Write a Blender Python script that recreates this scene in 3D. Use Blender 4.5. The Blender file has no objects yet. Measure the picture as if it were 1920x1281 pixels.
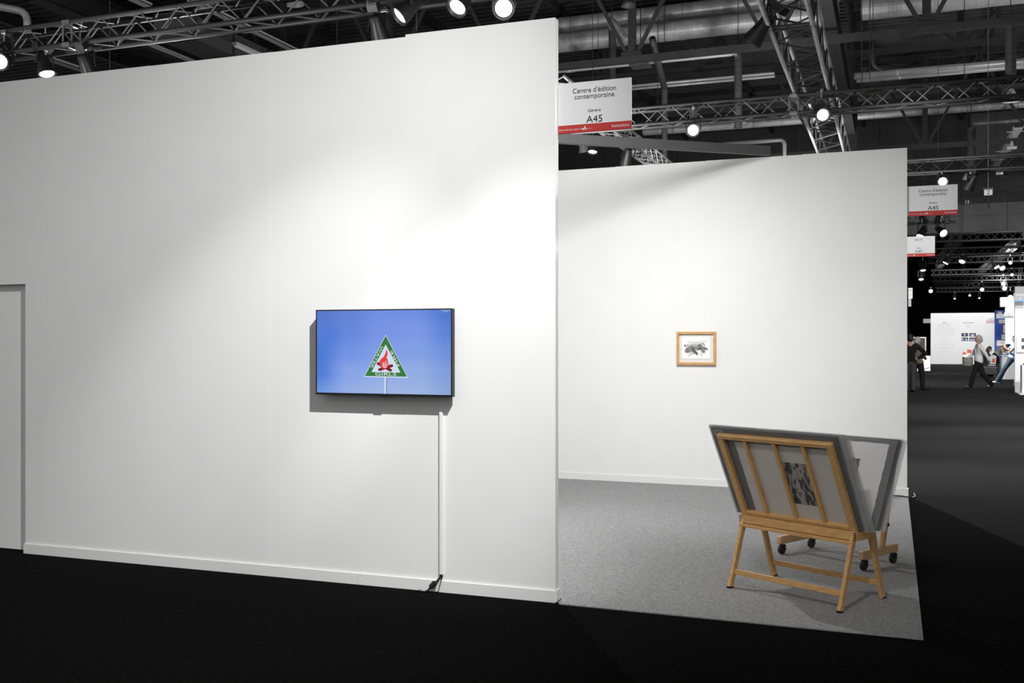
import bpy, bmesh, math, random
from mathutils import Vector, Matrix, Euler
random.seed(4)
SC = bpy.context.scene
COL = SC.collection
# ---------------------------------------------------------------- camera
FPX, CX, CY, EYE = 1878.0, 960.0, 638.0, 1.571
YAW = math.atan((1670 - 960) / FPX); SN, CS = math.sin(YAW), math.cos(YAW)
cam_d = bpy.data.cameras.new('camera'); cam = bpy.data.objects.new('camera', cam_d); COL.objects.link(cam)
cam_d.sensor_width = 36; cam_d.lens = 36 * FPX / 1920; cam_d.shift_y = -2.5 / 1920
cam_d.clip_end = 300
cam.location = (0, 0, EYE); cam.rotation_euler = (math.pi / 2, 0, YAW)
SC.camera = cam
# ---------------------------------------------------------------- colour management, world
SC.view_settings.view_transform = 'Standard'; SC.view_settings.look = 'None'
SC.view_settings.exposure = 0.0; SC.view_settings.gamma = 1.0; SC.view_settings.use_curve_mapping = False
W = bpy.data.worlds.new('hall_ambience'); SC.world = W; W.use_nodes = True
W.node_tree.nodes['Background'].inputs[0].default_value = (1, 1, 1, 1)
W.node_tree.nodes['Background'].inputs[1].default_value = 0.45
try:
    SC.cycles.max_bounces = 6; SC.cycles.diffuse_bounces = 3; SC.cycles.transparent_max_bounces = 24
    SC.cycles.sample_clamp_indirect = 4
except Exception:
    pass

# ---------------------------------------------------------------- lamps of the hall, with added fills
def lamp(loc, aim, watt, ang, blend=.6, size=.05, kind='SPOT'):
    d = bpy.data.lights.new('spot_beam', kind); d.energy = watt
    if kind == 'SPOT':
        d.spot_size = math.radians(ang); d.spot_blend = blend; d.shadow_soft_size = size
    o = bpy.data.objects.new('spot_beam', d); COL.objects.link(o); o.location = loc
    o.rotation_euler = (Vector(aim) - Vector(loc)).to_track_quat('-Z', 'Y').to_euler()
    return o
LAMPS = [
    # location, aim, watt, cone, blend, size
    ((-0.189, 2.866, 5.270), (-3.970, 5.70, 1.286), 840, 22.9, 1.0, .03),    # three heads of one lamp bar, on the screen wall
    ((-0.189, 2.866, 5.270), (-2.286, 5.70, 1.229), 770, 25.4, .87, .03),
    ((-0.189, 2.866, 5.270), (-5.500, 5.70, -.172), 1240, 72.3, 1.0, .03),
    ((-1.69, 6.60, 4.60), (-4.00, 10.8, 0.17), 840, 92.4, 1.0, .7),         # two lamps on the booth's back wall
    ((-0.46, 6.66, 4.60), (-0.56, 10.8, 0.556), 360, 76.7, .89, .2),
    ((-0.20, 7.30, 4.60), (0.00, 10.8, 0.2), 150, 42, 1.0, .2),  # extra fill added for the lower right of this wall
    ((-1.30, 1.30, 4.80), (-0.40, 6.40, 0.55), 380, 27, 1.0, .12),            # added soft fill on the front of the print browser
    ((-3.30, 8.05, 4.45), (-2.7, 6.4, 0.0), 430, 84, 1.0, .03),              # into the booth, towards the aisle
    ((-0.90, 14.05, 4.40), (1.2, 9.0, 0.0), 3800, 110, .6, .03),       # aisle behind the back wall
    ((1.60, 20.0, 4.45), (2.5, 17.3, 0.0), 5000, 86, .8, .05),
    ((3.20, 17.0, 4.60), (3.0, 14.6, 0.0), 3400, 86, .8, .05),
    ((2.40, 23.5, 4.60), (2.4, 23.5, 0.0), 4600, 112, .8, .05),  # added without a fixture, to brighten the aisle floor
    ((1.2, 39.0, 4.60), (1.4, 39.5, 0.0), 3000, 110, .8, .05),
    # uplights added out of view, in place of stray light on roof and trusses
    ((-5.6, 6.7, 3.20), (-5.6, 8.2, 5.0), 170, 140, .8, .1),
    ((-2.9, 6.6, 3.30), (-2.9, 8.2, 5.0), 130, 120, .8, .1),
    ((-8.6, 6.8, 3.20), (-8.6, 8.2, 5.0), 150, 140, .8, .1),
    ((-8.0, 9.5, 3.40), (-8.0, 12.0, 9.0), 700, 150, .5, .2),
    ((-4.5, 13.5, 3.30), (-4.5, 16.0, 9.0), 700, 150, .5, .2),
    ((-2.0, 18.0, 3.30), (-1.0, 22.0, 9.0), 700, 150, .5, .2),
    ((7.5, 24.0, 3.30), (5.0, 26.0, 9.0), 700, 150, .5, .2),
    ((-1.5, 30.0, 3.30), (1.0, 34.0, 9.0), 700, 150, .5, .2),
    ((9.5, 46.0, 3.30), (6.0, 54.0, 8.0), 750, 150, .5, .2),
]
for a in LAMPS:
    lamp(*a)

# ---------------------------------------------------------------- helpers
def ray(px, py):
    l = (px - CX) / FPX; u = (CY - py) / FPX
    return Vector((-SN + CS * l, CS + SN * l, u))
O0 = Vector((0, 0, EYE))
def on_y(px, py, Y): r = ray(px, py); return O0 + r * (Y / r.y)
def on_z(px, py, Z): r = ray(px, py); return O0 + r * ((Z - EYE) / r.z)
def at_d(px, py, d): return O0 + ray(px, py) * d
def lin(c):
    c = c / 255.0
    return c / 12.92 if c <= .04045 else ((c + .055) / 1.055) ** 2.4
def rgb(r, g, b): return (lin(r), lin(g), lin(b), 1)

MATS = {}
def mat(name, col, rough=.6, metal=0, noise=0, scale=30, bump=0, emit=0, stretch=None, spec=.4, coords='Object'):
    if name in MATS: return MATS[name]
    m = bpy.data.materials.new(name); m.use_nodes = True; n = m.node_tree.nodes; L = m.node_tree.links
    b = n['Principled BSDF']; b.inputs['Base Color'].default_value = col
    b.inputs['Roughness'].default_value = rough; b.inputs['Metallic'].default_value = metal
    b.inputs['Specular IOR Level'].default_value = spec
    if emit:
        b.inputs['Emission Color'].default_value = col; b.inputs['Emission Strength'].default_value = emit
    if noise or bump:
        tc = n.new('ShaderNodeTexCoord'); mp = n.new('ShaderNodeMapping'); nz = n.new('ShaderNodeTexNoise')
        L.new(tc.outputs[coords], mp.inputs[0]); L.new(mp.outputs[0], nz.inputs['Vector'])
        if stretch: mp.inputs['Scale'].default_value = stretch
        nz.inputs['Scale'].default_value = scale; nz.inputs['Detail'].default_value = 5
        if noise:
            r = n.new('ShaderNodeValToRGB'); L.new(nz.outputs['Fac'], r.inputs[0])
            r.color_ramp.elements[0].position = .3; r.color_ramp.elements[1].position = .7
            r.color_ramp.elements[0].color = tuple(max(0, c * (1 - noise)) for c in col[:3]) + (1,)
            r.color_ramp.elements[1].color = tuple(min(1, c * (1 + noise)) for c in col[:3]) + (1,)
            L.new(r.outputs[0], b.inputs['Base Color'])
        if bump:
            bp = n.new('ShaderNodeBump'); bp.inputs['Strength'].default_value = bump; bp.inputs['Distance'].default_value = .01
            L.new(nz.outputs['Fac'], bp.inputs['Height']); L.new(bp.outputs[0], b.inputs['Normal'])
    MATS[name] = m
    return m

def emission(name, col=None, strength=1.0, attr=None):
    if name in MATS: return MATS[name]
    m = bpy.data.materials.new(name); m.use_nodes = True; n = m.node_tree.nodes; L = m.node_tree.links
    n.remove(n['Principled BSDF']); e = n.new('ShaderNodeEmission'); e.inputs[1].default_value = strength
    if attr:
        a = n.new('ShaderNodeAttribute'); a.attribute_name = attr; L.new(a.outputs['Color'], e.inputs[0])
    else: e.inputs[0].default_value = col
    L.new(e.outputs[0], n['Material Output'].inputs[0]); MATS[name] = m
    return m

def attr_mat(name, attr, rough=.8):
    if name in MATS: return MATS[name]
    m = bpy.data.materials.new(name); m.use_nodes = True; n = m.node_tree.nodes
    a = n.new('ShaderNodeAttribute'); a.attribute_name = attr
    m.node_tree.links.new(a.outputs['Color'], n['Principled BSDF'].inputs['Base Color'])
    n['Principled BSDF'].inputs['Roughness'].default_value = rough
    MATS[name] = m
    return m

WHITE = mat('white_wall_paint', (.82, .82, .815, 1), .75, noise=.012, scale=3, spec=.2)
WHITE2 = mat('white_board', (.85, .85, .85, 1), .6, spec=.3)
TRIM = mat('white_trim', (.80, .80, .795, 1), .6, spec=.3)
WOOD = mat('beech', (.60, .345, .135, 1), .5, noise=.22, scale=9, bump=.05, stretch=(1.5, 14, 14))
WOODV = mat('beech_upright', (.60, .345, .135, 1), .5, noise=.22, scale=9, bump=.05, stretch=(14, 14, 1.5))
WOOD2 = mat('pale_oak', (.60, .34, .125, 1), .5, noise=.15, scale=20, stretch=(2, 8, 2))
BLACK = mat('black_plastic', (.008, .008, .008, 1), .4)
RUBBER = mat('black_rubber', (.006, .006, .006, 1), .7)
TRUSS = mat('black_truss_aluminium', (.030, .030, .030, 1), .5, metal=.1, spec=.5)
TRUSSG = mat('bare_truss_aluminium', (.55, .55, .55, 1), .36, metal=.5, noise=.1, scale=8)
STEEL = mat('dark_painted_steel', (.022, .022, .022, 1), .6, noise=.25, scale=3)
STEEL2 = mat('grey_painted_steel', (.030, .030, .030, 1), .55, noise=.15, scale=4)
GALV = mat('galvanised_sheet', (.55, .55, .55, 1), .42, metal=.3, noise=.15, scale=5)
DECK = mat('dark_roof_deck', (.030, .030, .030, 1), .7, noise=.3, scale=1.5)
TRAY = mat('light_grey_tray', (.55, .55, .55, 1), .5)
CAN = mat('black_lamp_can', (.014, .014, .014, 1), .45)
GEAR = mat('grey_lamp_gear', (.22, .22, .22, 1), .45, metal=.3)
LENS = emission('lit_lens', (1, 1, 1, 1), 9.0)
INK = mat('sign_ink', (.012, .012, .012, 1), .7)
INKG = mat('sign_ink_grey', (.05, .05, .05, 1), .7)
RED = mat('sign_red', (.50, .035, .028, 1), .6)
BLUEB = mat('sign_blue', (.12, .30, .55, 1), .6)
SIGNW = mat('sign_white', (.80, .80, .80, 1), .6)
CLOUD = mat('faint_grey_print', (.50, .50, .50, 1), .8)
DRAPE = mat('black_drape', (.002, .002, .002, 1), .95, spec=.0)
GCLAD = mat('grey_cladding', (.13, .13, .13, 1), .7, noise=.1, scale=2)

def carpet_mat(name, a, b, scale, sheen=0, sp=.05):
    m = bpy.data.materials.new(name); m.use_nodes = True; n = m.node_tree.nodes; L = m.node_tree.links
    bs = n['Principled BSDF']; bs.inputs['Roughness'].default_value = .95; bs.inputs['Specular IOR Level'].default_value = sp
    bs.inputs['Sheen Weight'].default_value = sheen; bs.inputs['Sheen Roughness'].default_value = .15
    tc = n.new('ShaderNodeTexCoord'); nz = n.new('ShaderNodeTexNoise'); nz.inputs['Scale'].default_value = scale
    nz.inputs['Detail'].default_value = 4; nz.inputs['Roughness'].default_value = .75
    L.new(tc.outputs['Object'], nz.inputs['Vector'])
    r = n.new('ShaderNodeValToRGB'); L.new(nz.outputs['Fac'], r.inputs[0])
    r.color_ramp.elements[0].position = .36; r.color_ramp.elements[1].position = .64
    r.color_ramp.elements[0].color = (a, a, a, 1); r.color_ramp.elements[1].color = (b, b, b, 1)
    L.new(r.outputs[0], bs.inputs['Base Color'])
    bp = n.new('ShaderNodeBump'); bp.inputs['Strength'].default_value = .4; bp.inputs['Distance'].default_value = .004
    L.new(nz.outputs['Fac'], bp.inputs['Height']); L.new(bp.outputs[0], bs.inputs['Normal'])
    return m
CARPET = carpet_mat('heather_grey_carpet', .19, .36, 75)
FLOORM = carpet_mat('charcoal_hall_carpet', .0040, .0076, 40, .13, 0)

def acrylic(name='clear_sleeve', haze=.018):
    m = bpy.data.materials.new(name); m.use_nodes = True; n = m.node_tree.nodes; L = m.node_tree.links
    n.remove(n['Principled BSDF'])
    t = n.new('ShaderNodeBsdfTransparent'); t.inputs[0].default_value = (.93, .93, .93, 1)
    g = n.new('ShaderNodeBsdfGlossy'); g.inputs['Roughness'].default_value = .12
    d = n.new('ShaderNodeBsdfDiffuse'); d.inputs[0].default_value = (.8, .8, .8, 1)
    m1 = n.new('ShaderNodeMixShader'); m1.inputs[0].default_value = haze
    m2 = n.new('ShaderNodeMixShader'); m2.inputs[0].default_value = .03
    L.new(t.outputs[0], m1.inputs[1]); L.new(d.outputs[0], m1.inputs[2])
    L.new(m1.outputs[0], m2.inputs[1]); L.new(g.outputs[0], m2.inputs[2])
    L.new(m2.outputs[0], n['Material Output'].inputs[0])
    return m
SLEEVE = acrylic()
SLEEVE2 = acrylic('milky_sleeve', .20)

class MB:
    def __init__(s): s.bm = bmesh.new()
    def box(s, c, d, rot=None, bev=0):
        m = Matrix.Translation(Vector(c))
        if rot is not None: m = m @ (rot.to_4x4() if isinstance(rot, Matrix) else Euler(rot).to_matrix().to_4x4())
        g = bmesh.ops.create_cube(s.bm, size=1, matrix=m @ Matrix.Diagonal((d[0], d[1], d[2], 1)))
        if bev:
            es = set(e for v in g['verts'] for e in v.link_edges)
            bmesh.ops.bevel(s.bm, geom=list(es), offset=bev, segments=1, affect='EDGES')
        return s
    def span(s, lo, hi, bev=0):
        return s.box([(a + b) / 2 for a, b in zip(lo, hi)], [abs(b - a) for a, b in zip(lo, hi)], bev=bev)
    def bar(s, p, q, w, t, up=(0, 0, 1), bev=0):
        # a bar of width w (across, in the plane with 'up') and thickness t from p to q
        p = Vector(p); q = Vector(q); z = (q - p).normalized(); x = Vector(up).cross(z)
        if x.length < 1e-4: x = Vector((1, 0, 0))
        x.normalize(); y = z.cross(x)
        return s.box((p + q) / 2, (w, t, (q - p).length), Matrix((x, y, z)).transposed(), bev)
    def cyl(s, p, q, r, r2=None, n=10, caps=True):
        p = Vector(p); q = Vector(q)
        m = Matrix.Translation((p + q) / 2) @ (q - p).to_track_quat('Z', 'Y').to_matrix().to_4x4()
        bmesh.ops.create_cone(s.bm, cap_ends=caps, segments=n, radius1=r, radius2=r if r2 is None else r2, depth=(q - p).length, matrix=m)
        return s
    def ball(s, c, r, sc=(1, 1, 1), n=12):
        bmesh.ops.create_uvsphere(s.bm, u_segments=n, v_segments=max(6, n // 2 + 2), radius=r,
                                  matrix=Matrix.Translation(Vector(c)) @ Matrix.Diagonal((sc[0], sc[1], sc[2], 1)))
        return s
    def poly(s, pts, ext=None):
        vs = [s.bm.verts.new(Vector(p)) for p in pts]; f = s.bm.faces.new(vs)
        if ext:
            r = bmesh.ops.extrude_face_region(s.bm, geom=[f])
            bmesh.ops.translate(s.bm, verts=[v for v in r['geom'] if isinstance(v, bmesh.types.BMVert)], vec=Vector(ext))
        return s
    def lathe(s, prof, n=24, m=Matrix.Identity(4)):
        rings = [[s.bm.verts.new(m @ Vector((r * math.cos(2 * math.pi * k / n), r * math.sin(2 * math.pi * k / n), z))) for k in range(n)] for r, z in prof]
        for a, b in zip(rings, rings[1:]):
            for k in range(n):
                s.bm.faces.new((a[k], a[(k + 1) % n], b[(k + 1) % n], b[k]))
        return s
    def sweep(s, pts, r, n=8):
        pts = [Vector(p) for p in pts]; rings = []
        rr = r if isinstance(r, (list, tuple)) else [r] * len(pts)
        for i, p in enumerate(pts):
            t = (pts[min(i + 1, len(pts) - 1)] - pts[max(i - 1, 0)]).normalized()
            x = t.cross(Vector((0, 0, 1)));  x = x.normalized() if x.length > 1e-3 else Vector((1, 0, 0)); y = t.cross(x)
            rings.append([s.bm.verts.new(p + (x * math.cos(2 * math.pi * k / n) + y * math.sin(2 * math.pi * k / n)) * rr[i]) for k in range(n)])
        for a, b in zip(rings, rings[1:]):
            for k in range(n): s.bm.faces.new((a[k], a[(k + 1) % n], b[(k + 1) % n], b[k]))
        s.bm.faces.new(rings[0]); s.bm.faces.new(rings[-1][::-1])
        return s
    def mesh(s, name, m, smooth=False):
        bmesh.ops.recalc_face_normals(s.bm, faces=s.bm.faces)
        me = bpy.data.meshes.new(name); s.bm.to_mesh(me); s.bm.free(); me.materials.append(m)
        if smooth:
            for p in me.polygons: p.use_smooth = True
        return me
    def build(s, name, m, parent=None, smooth=False, **k):
        return put(name, s.mesh(name, m, smooth), parent, **k)

def put(name, me, parent=None, label=None, cat=None, group=None, kind=None, loc=None, rot=None):
    o = bpy.data.objects.new(name, me); COL.objects.link(o)
    if parent: o.parent = parent
    if loc is not None: o.location = loc
    if rot is not None: o.rotation_euler = rot
    tag(o, label, cat, group, kind)
    return o
def tag(o, label=None, cat=None, group=None, kind=None):
    if label: o['label'] = label
    if cat: o['category'] = cat
    if group: o['group'] = group
    if kind: o['kind'] = kind
def thing(name, loc, label, cat, rot=0, group=None):
    return put(name, None, None, label, cat, group, None, loc, (0, 0, rot))
def structure(name, loc=(0, 0, 0), rot=0):
    return put(name, None, None, None, None, None, 'structure', loc, (0, 0, rot))
TEXTS = []
def text(s, size, m, parent, loc, rot, align='CENTER', sx=1.0, name='lettering', space=1.0):
    cu = bpy.data.curves.new(name, 'FONT'); cu.body = s; cu.size = size; cu.align_x = align; cu.align_y = 'CENTER'
    cu.space_character = space; cu.space_line = .85
    cu.materials.append(m); o = bpy.data.objects.new(name, cu); COL.objects.link(o)
    o.parent = parent; o.location = loc; o.rotation_euler = rot; o.scale = (sx, 1, 1); TEXTS.append(o)
    return o
def copy_tree(o, parent=None):
    c = o.copy(); COL.objects.link(c)
    c.parent = parent
    for ch in list(o.children): copy_tree(ch, c)
    return c
FRONT = (math.pi / 2, 0, 0)        # text standing upright, facing -Y

# ================================================================ the hall shell
MB().span((-45, -14, -.1), (40, 90, 0)).build('floor', FLOORM, kind='structure')
# corrugated roof deck: ribs run along X
def deck(y0, y1, z, x0=-45, x1=40, pitch=.3):
    mb = MB(); y = y0; rows = []
    while y < y1:
        for dy, dz in ((0, 0), (.11, 0), (.13, .05), (.28, .05)):
            rows.append((y + dy, z + dz))
        y += pitch
    vs = [(mb.bm.verts.new((x0, a, b)), mb.bm.verts.new((x1, a, b))) for a, b in rows]
    for p, q in zip(vs, vs[1:]): mb.bm.faces.new((p[0], p[1], q[1], q[0]))
    return mb
deck(1, 42, 10.2).build('ceiling', DECK, kind='structure')
deck(42, 52, 8.3).build('ceiling_far', DECK, kind='structure')
MB().span((-45, 52, 6.6), (40, 90, 6.7)).build('ceiling_drape', DRAPE, kind='structure')
MB().span((-45, 80, 0), (40, 80.2, 6.6)).build('wall_far_drape', DRAPE, kind='structure')
# clerestory and bulkhead cladding
up = structure('wall_clerestory')
for k in range(24):
    MB().span((-18 + k * 1.6, 41.9, 8.45), (-18 + k * 1.6 + 1.585, 42.0, 10.2)).build('panel', GCLAD if k > 12 else mat('dark_cladding', (.04, .04, .04, 1), .7), up)
MB().span((-45, 42.0, 8.2), (40, 42.1, 10.4)).build('backing', STEEL, up)
bh = structure('wall_bulkhead')
MB().span((-45, 52.0, 6.6), (40, 52.1, 8.6)).build('backing', STEEL, bh)
for k in range(22):
    for j in range(2):
        MB().span((-12 + k * 1.9, 51.9, 6.62 + j * .83), (-12 + k * 1.9 + 1.885, 52, 6.62 + j * .83 + .82)).build('panel', GCLAD, bh)
MB().span((-45, 51.7, 8.0), (40, 51.8, 8.3)).build('trim_1', STEEL2, kind='structure')

# ================================================================ screen wall (front wall of the booth)
RA = Vector((-1.8775, 5.6971, 0)); ANG_A = math.radians(.831)
wa = structure('wall_front', RA, ANG_A)
PF, PB = 0.0, .063
seams = [0, -.992, -1.985, -2.971, -3.936]
offs = [.0, .0006, .0001, .0005, .0003]
tops = [3.503, 3.488, 3.489, 3.491, 3.493]
for i in range(4):
    MB().span((seams[i + 1] + .0002, offs[i], 0), (seams[i] - (.0002 if i else 0), PB, tops[i]), bev=.0010).build('panel', WHITE, wa)
MB().poly([(-4.09, .0005, 0), (-3.9364, .0005, 0), (-3.9364, .0005, 3.494), (-4.93, .0005, 3.494), (-4.93, .0005, 1.985), (-4.09, .0005, 1.985)], (0, PB, 0)).build('panel', WHITE, wa)
MB().span((-5.93, .0, 0), (-4.932, PB, 3.494), bev=.002).build('panel', WHITE, wa)
MB().span((-6.93, .0, 0), (-5.932, PB, 3.494), bev=.002).build('panel', WHITE, wa)
MB().span((-.02, -.0002, 0), (.0006, PB + .0005, 3.5035), bev=.002).build('end_cap', WHITE, wa)
dr = structure('door_1', RA, ANG_A)
MB().span((-4.929, .045, .012), (-4.088, .062, 1.99)).build('door_panel', WHITE, dr)
MB().span((-4.929, .043, 1.955), (-4.088, .045, 1.985)).build('door_head', TRIM, dr)
bb = structure('baseboard_front', RA, ANG_A)
MB().span((-1.329, -.012, 0), (.004, -.0008, .0735), bev=.0015).build('board', TRIM, bb)
MB().span((-4.097, -.012, 0), (-1.331, -.0008, .0735), bev=.0015).build('board', TRIM, bb)
MB().span((.0015, -.008, .004), (.011, PB, .0735), bev=.0015).build('board', TRIM, bb)
scr = MB()
for x, z in ((-.03, .055), (-.028, .02), (-4.06, .055), (-4.03, .045), (-1.36, .05), (-1.30, .03), (-2.4, .05), (-.55, .045)):
    scr.box((x, -.0122, z), (.012, .002, .004), (0, .5, 0))
scr.build('screw', TRIM, bb, kind='stuff')

# back wall of the booth
RB = Vector((.155, 10.805, 0))
wb = structure('wall_back', RB)
sb = [0, -1.011, -2.011, -3.011, -3.85]
for i in range(4):
    MB().span((sb[i + 1] + .0001, .0004 * (i % 2), 0), (sb[i] - .0001, .062, 3.503 - .003 * i), bev=.0007).build('panel', WHITE, wb)
b2 = structure('baseboard_back', RB)
MB().span((-3.85, -.012, 0), (.012, -.0008, .079), bev=.0015).build('board', TRIM, b2)
MB().span((.0, -.008, .0), (.012, .07, .079), bev=.0015).build('board', TRIM, b2)
ws = structure('wall_side')
for k in range(5):
    MB().span((-3.755, 5.80 + k, 0), (-3.695, 5.797 + k + 1, 3.5), bev=.002).build('panel', WHITE, ws)

# corner brace resting on the tops of side wall and back wall
pA = at_d(1047, 262, 9.86); pB_ = at_d(1443, 284, 10.5)
pA.z = pB_.z = 3.555
dirn = (pB_ - pA).normalized(); pA = pA - dirn * .78
MB().bar(pA, pB_, .05, .098, up=(0, 0, 1), bev=.003).build('corner_brace', mat('brace_grey', (.075, .075, .075, 1), .5),
    label='dark grey beam braced across the corner on top of the booth walls', cat='beam')

# grey booth carpet
MB().poly([(-1.842, 5.663, 0), (.16, 5.663, 0), (.164, 10.80, 0), (-3.69, 10.80, 0), (-3.69, 5.78, 0), (-1.86, 5.78, 0), (-1.86, 5.70, 0)], (0, 0, .006)).build(
    'booth_carpet', CARPET, label='heather grey carpet laid on the booth floor', cat='carpet')

# ================================================================ screen on the wall
def onA(px, py, out):
    ax = Vector((math.cos(ANG_A), math.sin(ANG_A), 0)); n = Vector((ax.y, -ax.x, 0)); r = ray(px, py)
    p0 = RA + n * out; t = (p0 - Vector((0, 0, 0))).dot(n) / r.dot(n); P = O0 + r * t
    return (P - RA).dot(ax), P.z
TVX0, TVX1, TVZ0, TVZ1, TVO = -1.589, -.6355, 1.2215, 1.7660, .080
tv = thing('television', RA + Vector((0, 0, 0)), 'black framed flat screen television showing a triangular campfire sign on blue sky', 'television', ANG_A)
MB().span((TVX0, -TVO, TVZ0), (TVX1, -TVO + .042, TVZ1), bev=.002).build('casing', BLACK, tv)
MB().span((TVX0 + .12, -TVO + .04, TVZ0 + .08), (TVX1 - .12, -.022, TVZ1 - .1), bev=.01).build('back_housing', BLACK, tv)
MB().span((-1.28, -.03, 1.38), (-.94, -.0005, 1.62)).build('wall_bracket', STEEL, tv)
bz = MB(); Bz = .0075; yb = -TVO - .001
bz.span((TVX0, yb - .002, TVZ1 - Bz), (TVX1, yb + .002, TVZ1)).span((TVX0, yb - .002, TVZ0), (TVX1, yb + .002, TVZ0 + .013))
bz.span((TVX0, yb - .002, TVZ0), (TVX0 + Bz, yb + .002, TVZ1)).span((TVX1 - Bz, yb - .002, TVZ0), (TVX1, yb + .002, TVZ1))
bz.build('bezel', BLACK, tv)
MB().span((-1.135, yb - .003, TVZ0 - .008), (-1.08, yb + .012, TVZ0 + .001), bev=.001).build('sensor_lip', BLACK, tv)
# picture: a grid with colours
def grid(name, x0, x1, z0, z1, nx, nz, fn, y, m, parent, attr):
    mb = MB(); vs = [[mb.bm.verts.new((x0 + (x1 - x0) * i / nx, y, z0 + (z1 - z0) * j / nz)) for i in range(nx + 1)] for j in range(nz + 1)]
    for j in range(nz):
        for i in range(nx): mb.bm.faces.new((vs[j][i], vs[j][i + 1], vs[j + 1][i + 1], vs[j + 1][i]))
    me = bpy.data.meshes.new(name); mb.bm.to_mesh(me); mb.bm.free(); me.materials.append(m)
    ca = me.color_attributes.new(attr, 'FLOAT_COLOR', 'POINT')
    for v in me.vertices:
        c = fn((v.co.x - x0) / (x1 - x0), (v.co.z - z0) / (z1 - z0)); ca.data[v.index].color = (lin(c[0]), lin(c[1]), lin(c[2]), 1)
    return put(name, me, parent)
CT = [[(112, 150, 222), (150, 175, 228), (160, 182, 226), (158, 180, 224), (140, 166, 215)],
      [(80, 124, 214), (138, 164, 230), (146, 172, 232), (148, 174, 228), (128, 158, 220)],
      [(78, 122, 212), (116, 146, 226), (130, 158, 230), (132, 160, 228), (112, 145, 220)],
      [(92, 126, 212), (104, 136, 220), (122, 148, 228), (126, 152, 228), (92, 130, 214)],
      [(90, 120, 200), (102, 132, 212), (114, 144, 224), (112, 142, 224), (80, 120, 206)]]
def sky(u, v):
    a = u * 4; b = v * 4; i = min(3, int(a)); j = min(3, int(b)); fu = a - i; fv = b - j
    fu = fu * fu * (3 - 2 * fu); fv = fv * fv * (3 - 2 * fv)
    c = [(CT[j][i][k] * (1 - fu) + CT[j][i + 1][k] * fu) * (1 - fv) + (CT[j + 1][i][k] * (1 - fu) + CT[j + 1][i + 1][k] * fu) * fv for k in range(3)]
    g = math.exp(-(((u - .11) / .06) ** 2 + ((v - .72) / .10) ** 2) * .6) * .5
    c = [c[k] * (1 - g) + (72, 118, 210)[k] * g for k in range(3)]
    e = max(0, 1 - (((u - .965) / .05) ** 2 + ((v - 1.01) / .035) ** 2)); e = min(1, e * 3) * .55
    return [c[k] * (1 - e) + (170, 190, 228)[k] * e for k in range(3)]
SX0, SX1, SZ0, SZ1 = TVX0 + Bz, TVX1 - Bz, TVZ0 + .013, TVZ1 - Bz
ys = -TVO - .0015
grid('screen', SX0, SX1, SZ0, SZ1, 96, 56, sky, ys, emission('screen_sky', attr='pic', strength=1.0), tv, 'pic')
def scr_poly(name, pts, col, k):
    m = emission('screen_' + name + '_colour', rgb(*col))
    mb = MB(); q = []
    for px, py in pts:
        x, z = onA(px, py, TVO); q.append((x, ys - .0003 * k, z))
    mb.poly(q); return mb.build(name, m, tv)
def zt(p): return (660 + p[0] / 10.246, 620 + p[1] / 10.246)
scr_poly('sign_post', [(720.6, 705), (724.3, 705), (724.3, 739.6), (720.6, 739.6)], (205, 216, 240), 1)
scr_poly('sign_post_shade', [(724.3, 706), (725.7, 706), (725.7, 739.6), (724.3, 739.6)], (95, 120, 180), 1)
scr_poly('sign_outline', [zt((650, 78)), zt((1080, 908)), zt((236, 890))], (222, 232, 248), 2)
scr_poly('sign_border', [zt((650, 98)), zt((1062, 888)), zt((252, 874))], (58, 122, 62), 3)
scr_poly('sign_field', [zt((650, 265)), zt((936, 808)), zt((378, 797))], (208, 220, 240), 4)
def capsule(a, b, w):
    a = Vector(a); b = Vector(b); d = (b - a).normalized(); n = Vector((-d.y, d.x)); P = []
    for k in range(9):
        t = math.pi / 2 + math.pi * k / 8; P.append(a + (d * math.cos(t) + n * math.sin(t)) * w)
    for k in range(9):
        t = -math.pi / 2 + math.pi * k / 8; P.append(b + (d * math.cos(t) + n * math.sin(t)) * w)
    return [zt(p) for p in P]
scr_poly('log', capsule((508, 635), (745, 762), 28), (112, 40, 44), 5)
scr_poly('log', capsule((768, 675), (535, 750), 28), (112, 40, 44), 6)
FL = [(665, 360), (682, 395), (690, 435), (684, 480), (662, 530), (680, 528), (692, 570), (694, 606), (708, 615), (708, 670), (690, 708), (660, 732), (625, 738), (585, 725), (552, 692), (535, 650), (532, 600), (552, 558), (596, 520), (630, 480), (652, 420)]
scr_poly('flame', [zt(p) for p in FL], (226, 66, 58), 7)
for P in ([(600, 590), (588, 640), (598, 690), (620, 716), (650, 712), (672, 690), (700, 622), (668, 672), (640, 700), (612, 680), (600, 640)],
          [(668, 560), (640, 605), (622, 660), (632, 690), (640, 640), (658, 600)],
          [(612, 596), (606, 640), (618, 680), (616, 636)], [(690, 600), (660, 640), (646, 690), (668, 656)]):
    scr_poly('flame_lick', [zt(p) for p in P], (232, 222, 236), 8)
LET = emission('screen_letter_colour', rgb(225, 235, 245))
PXM = (onA(766, 660, TVO)[0] - onA(682, 660, TVO)[0]) / 84
def scr_text(s, p0, p1, h, sx=1.0):
    a = Vector(onA(*zt(p0), TVO)); b = Vector(onA(*zt(p1), TVO)); c = (a + b) / 2; d = b - a
    o = text(s, 1, LET, tv, (c.x, ys - .003, c.y), (math.pi / 2, -math.atan2(d.y, d.x), 0))
    bpy.context.view_layer.update(); w = o.dimensions.x
    o.data.size = h; o.scale = (d.length / (w * h), 1, 1)
    return o
scr_text('WATER', (590, 296), (374, 716), .0235)
scr_text('FIRE', (906, 684), (758, 388), .0235)
scr_text('GIRLS', (452, 837), (856, 843), .0275)

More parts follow.
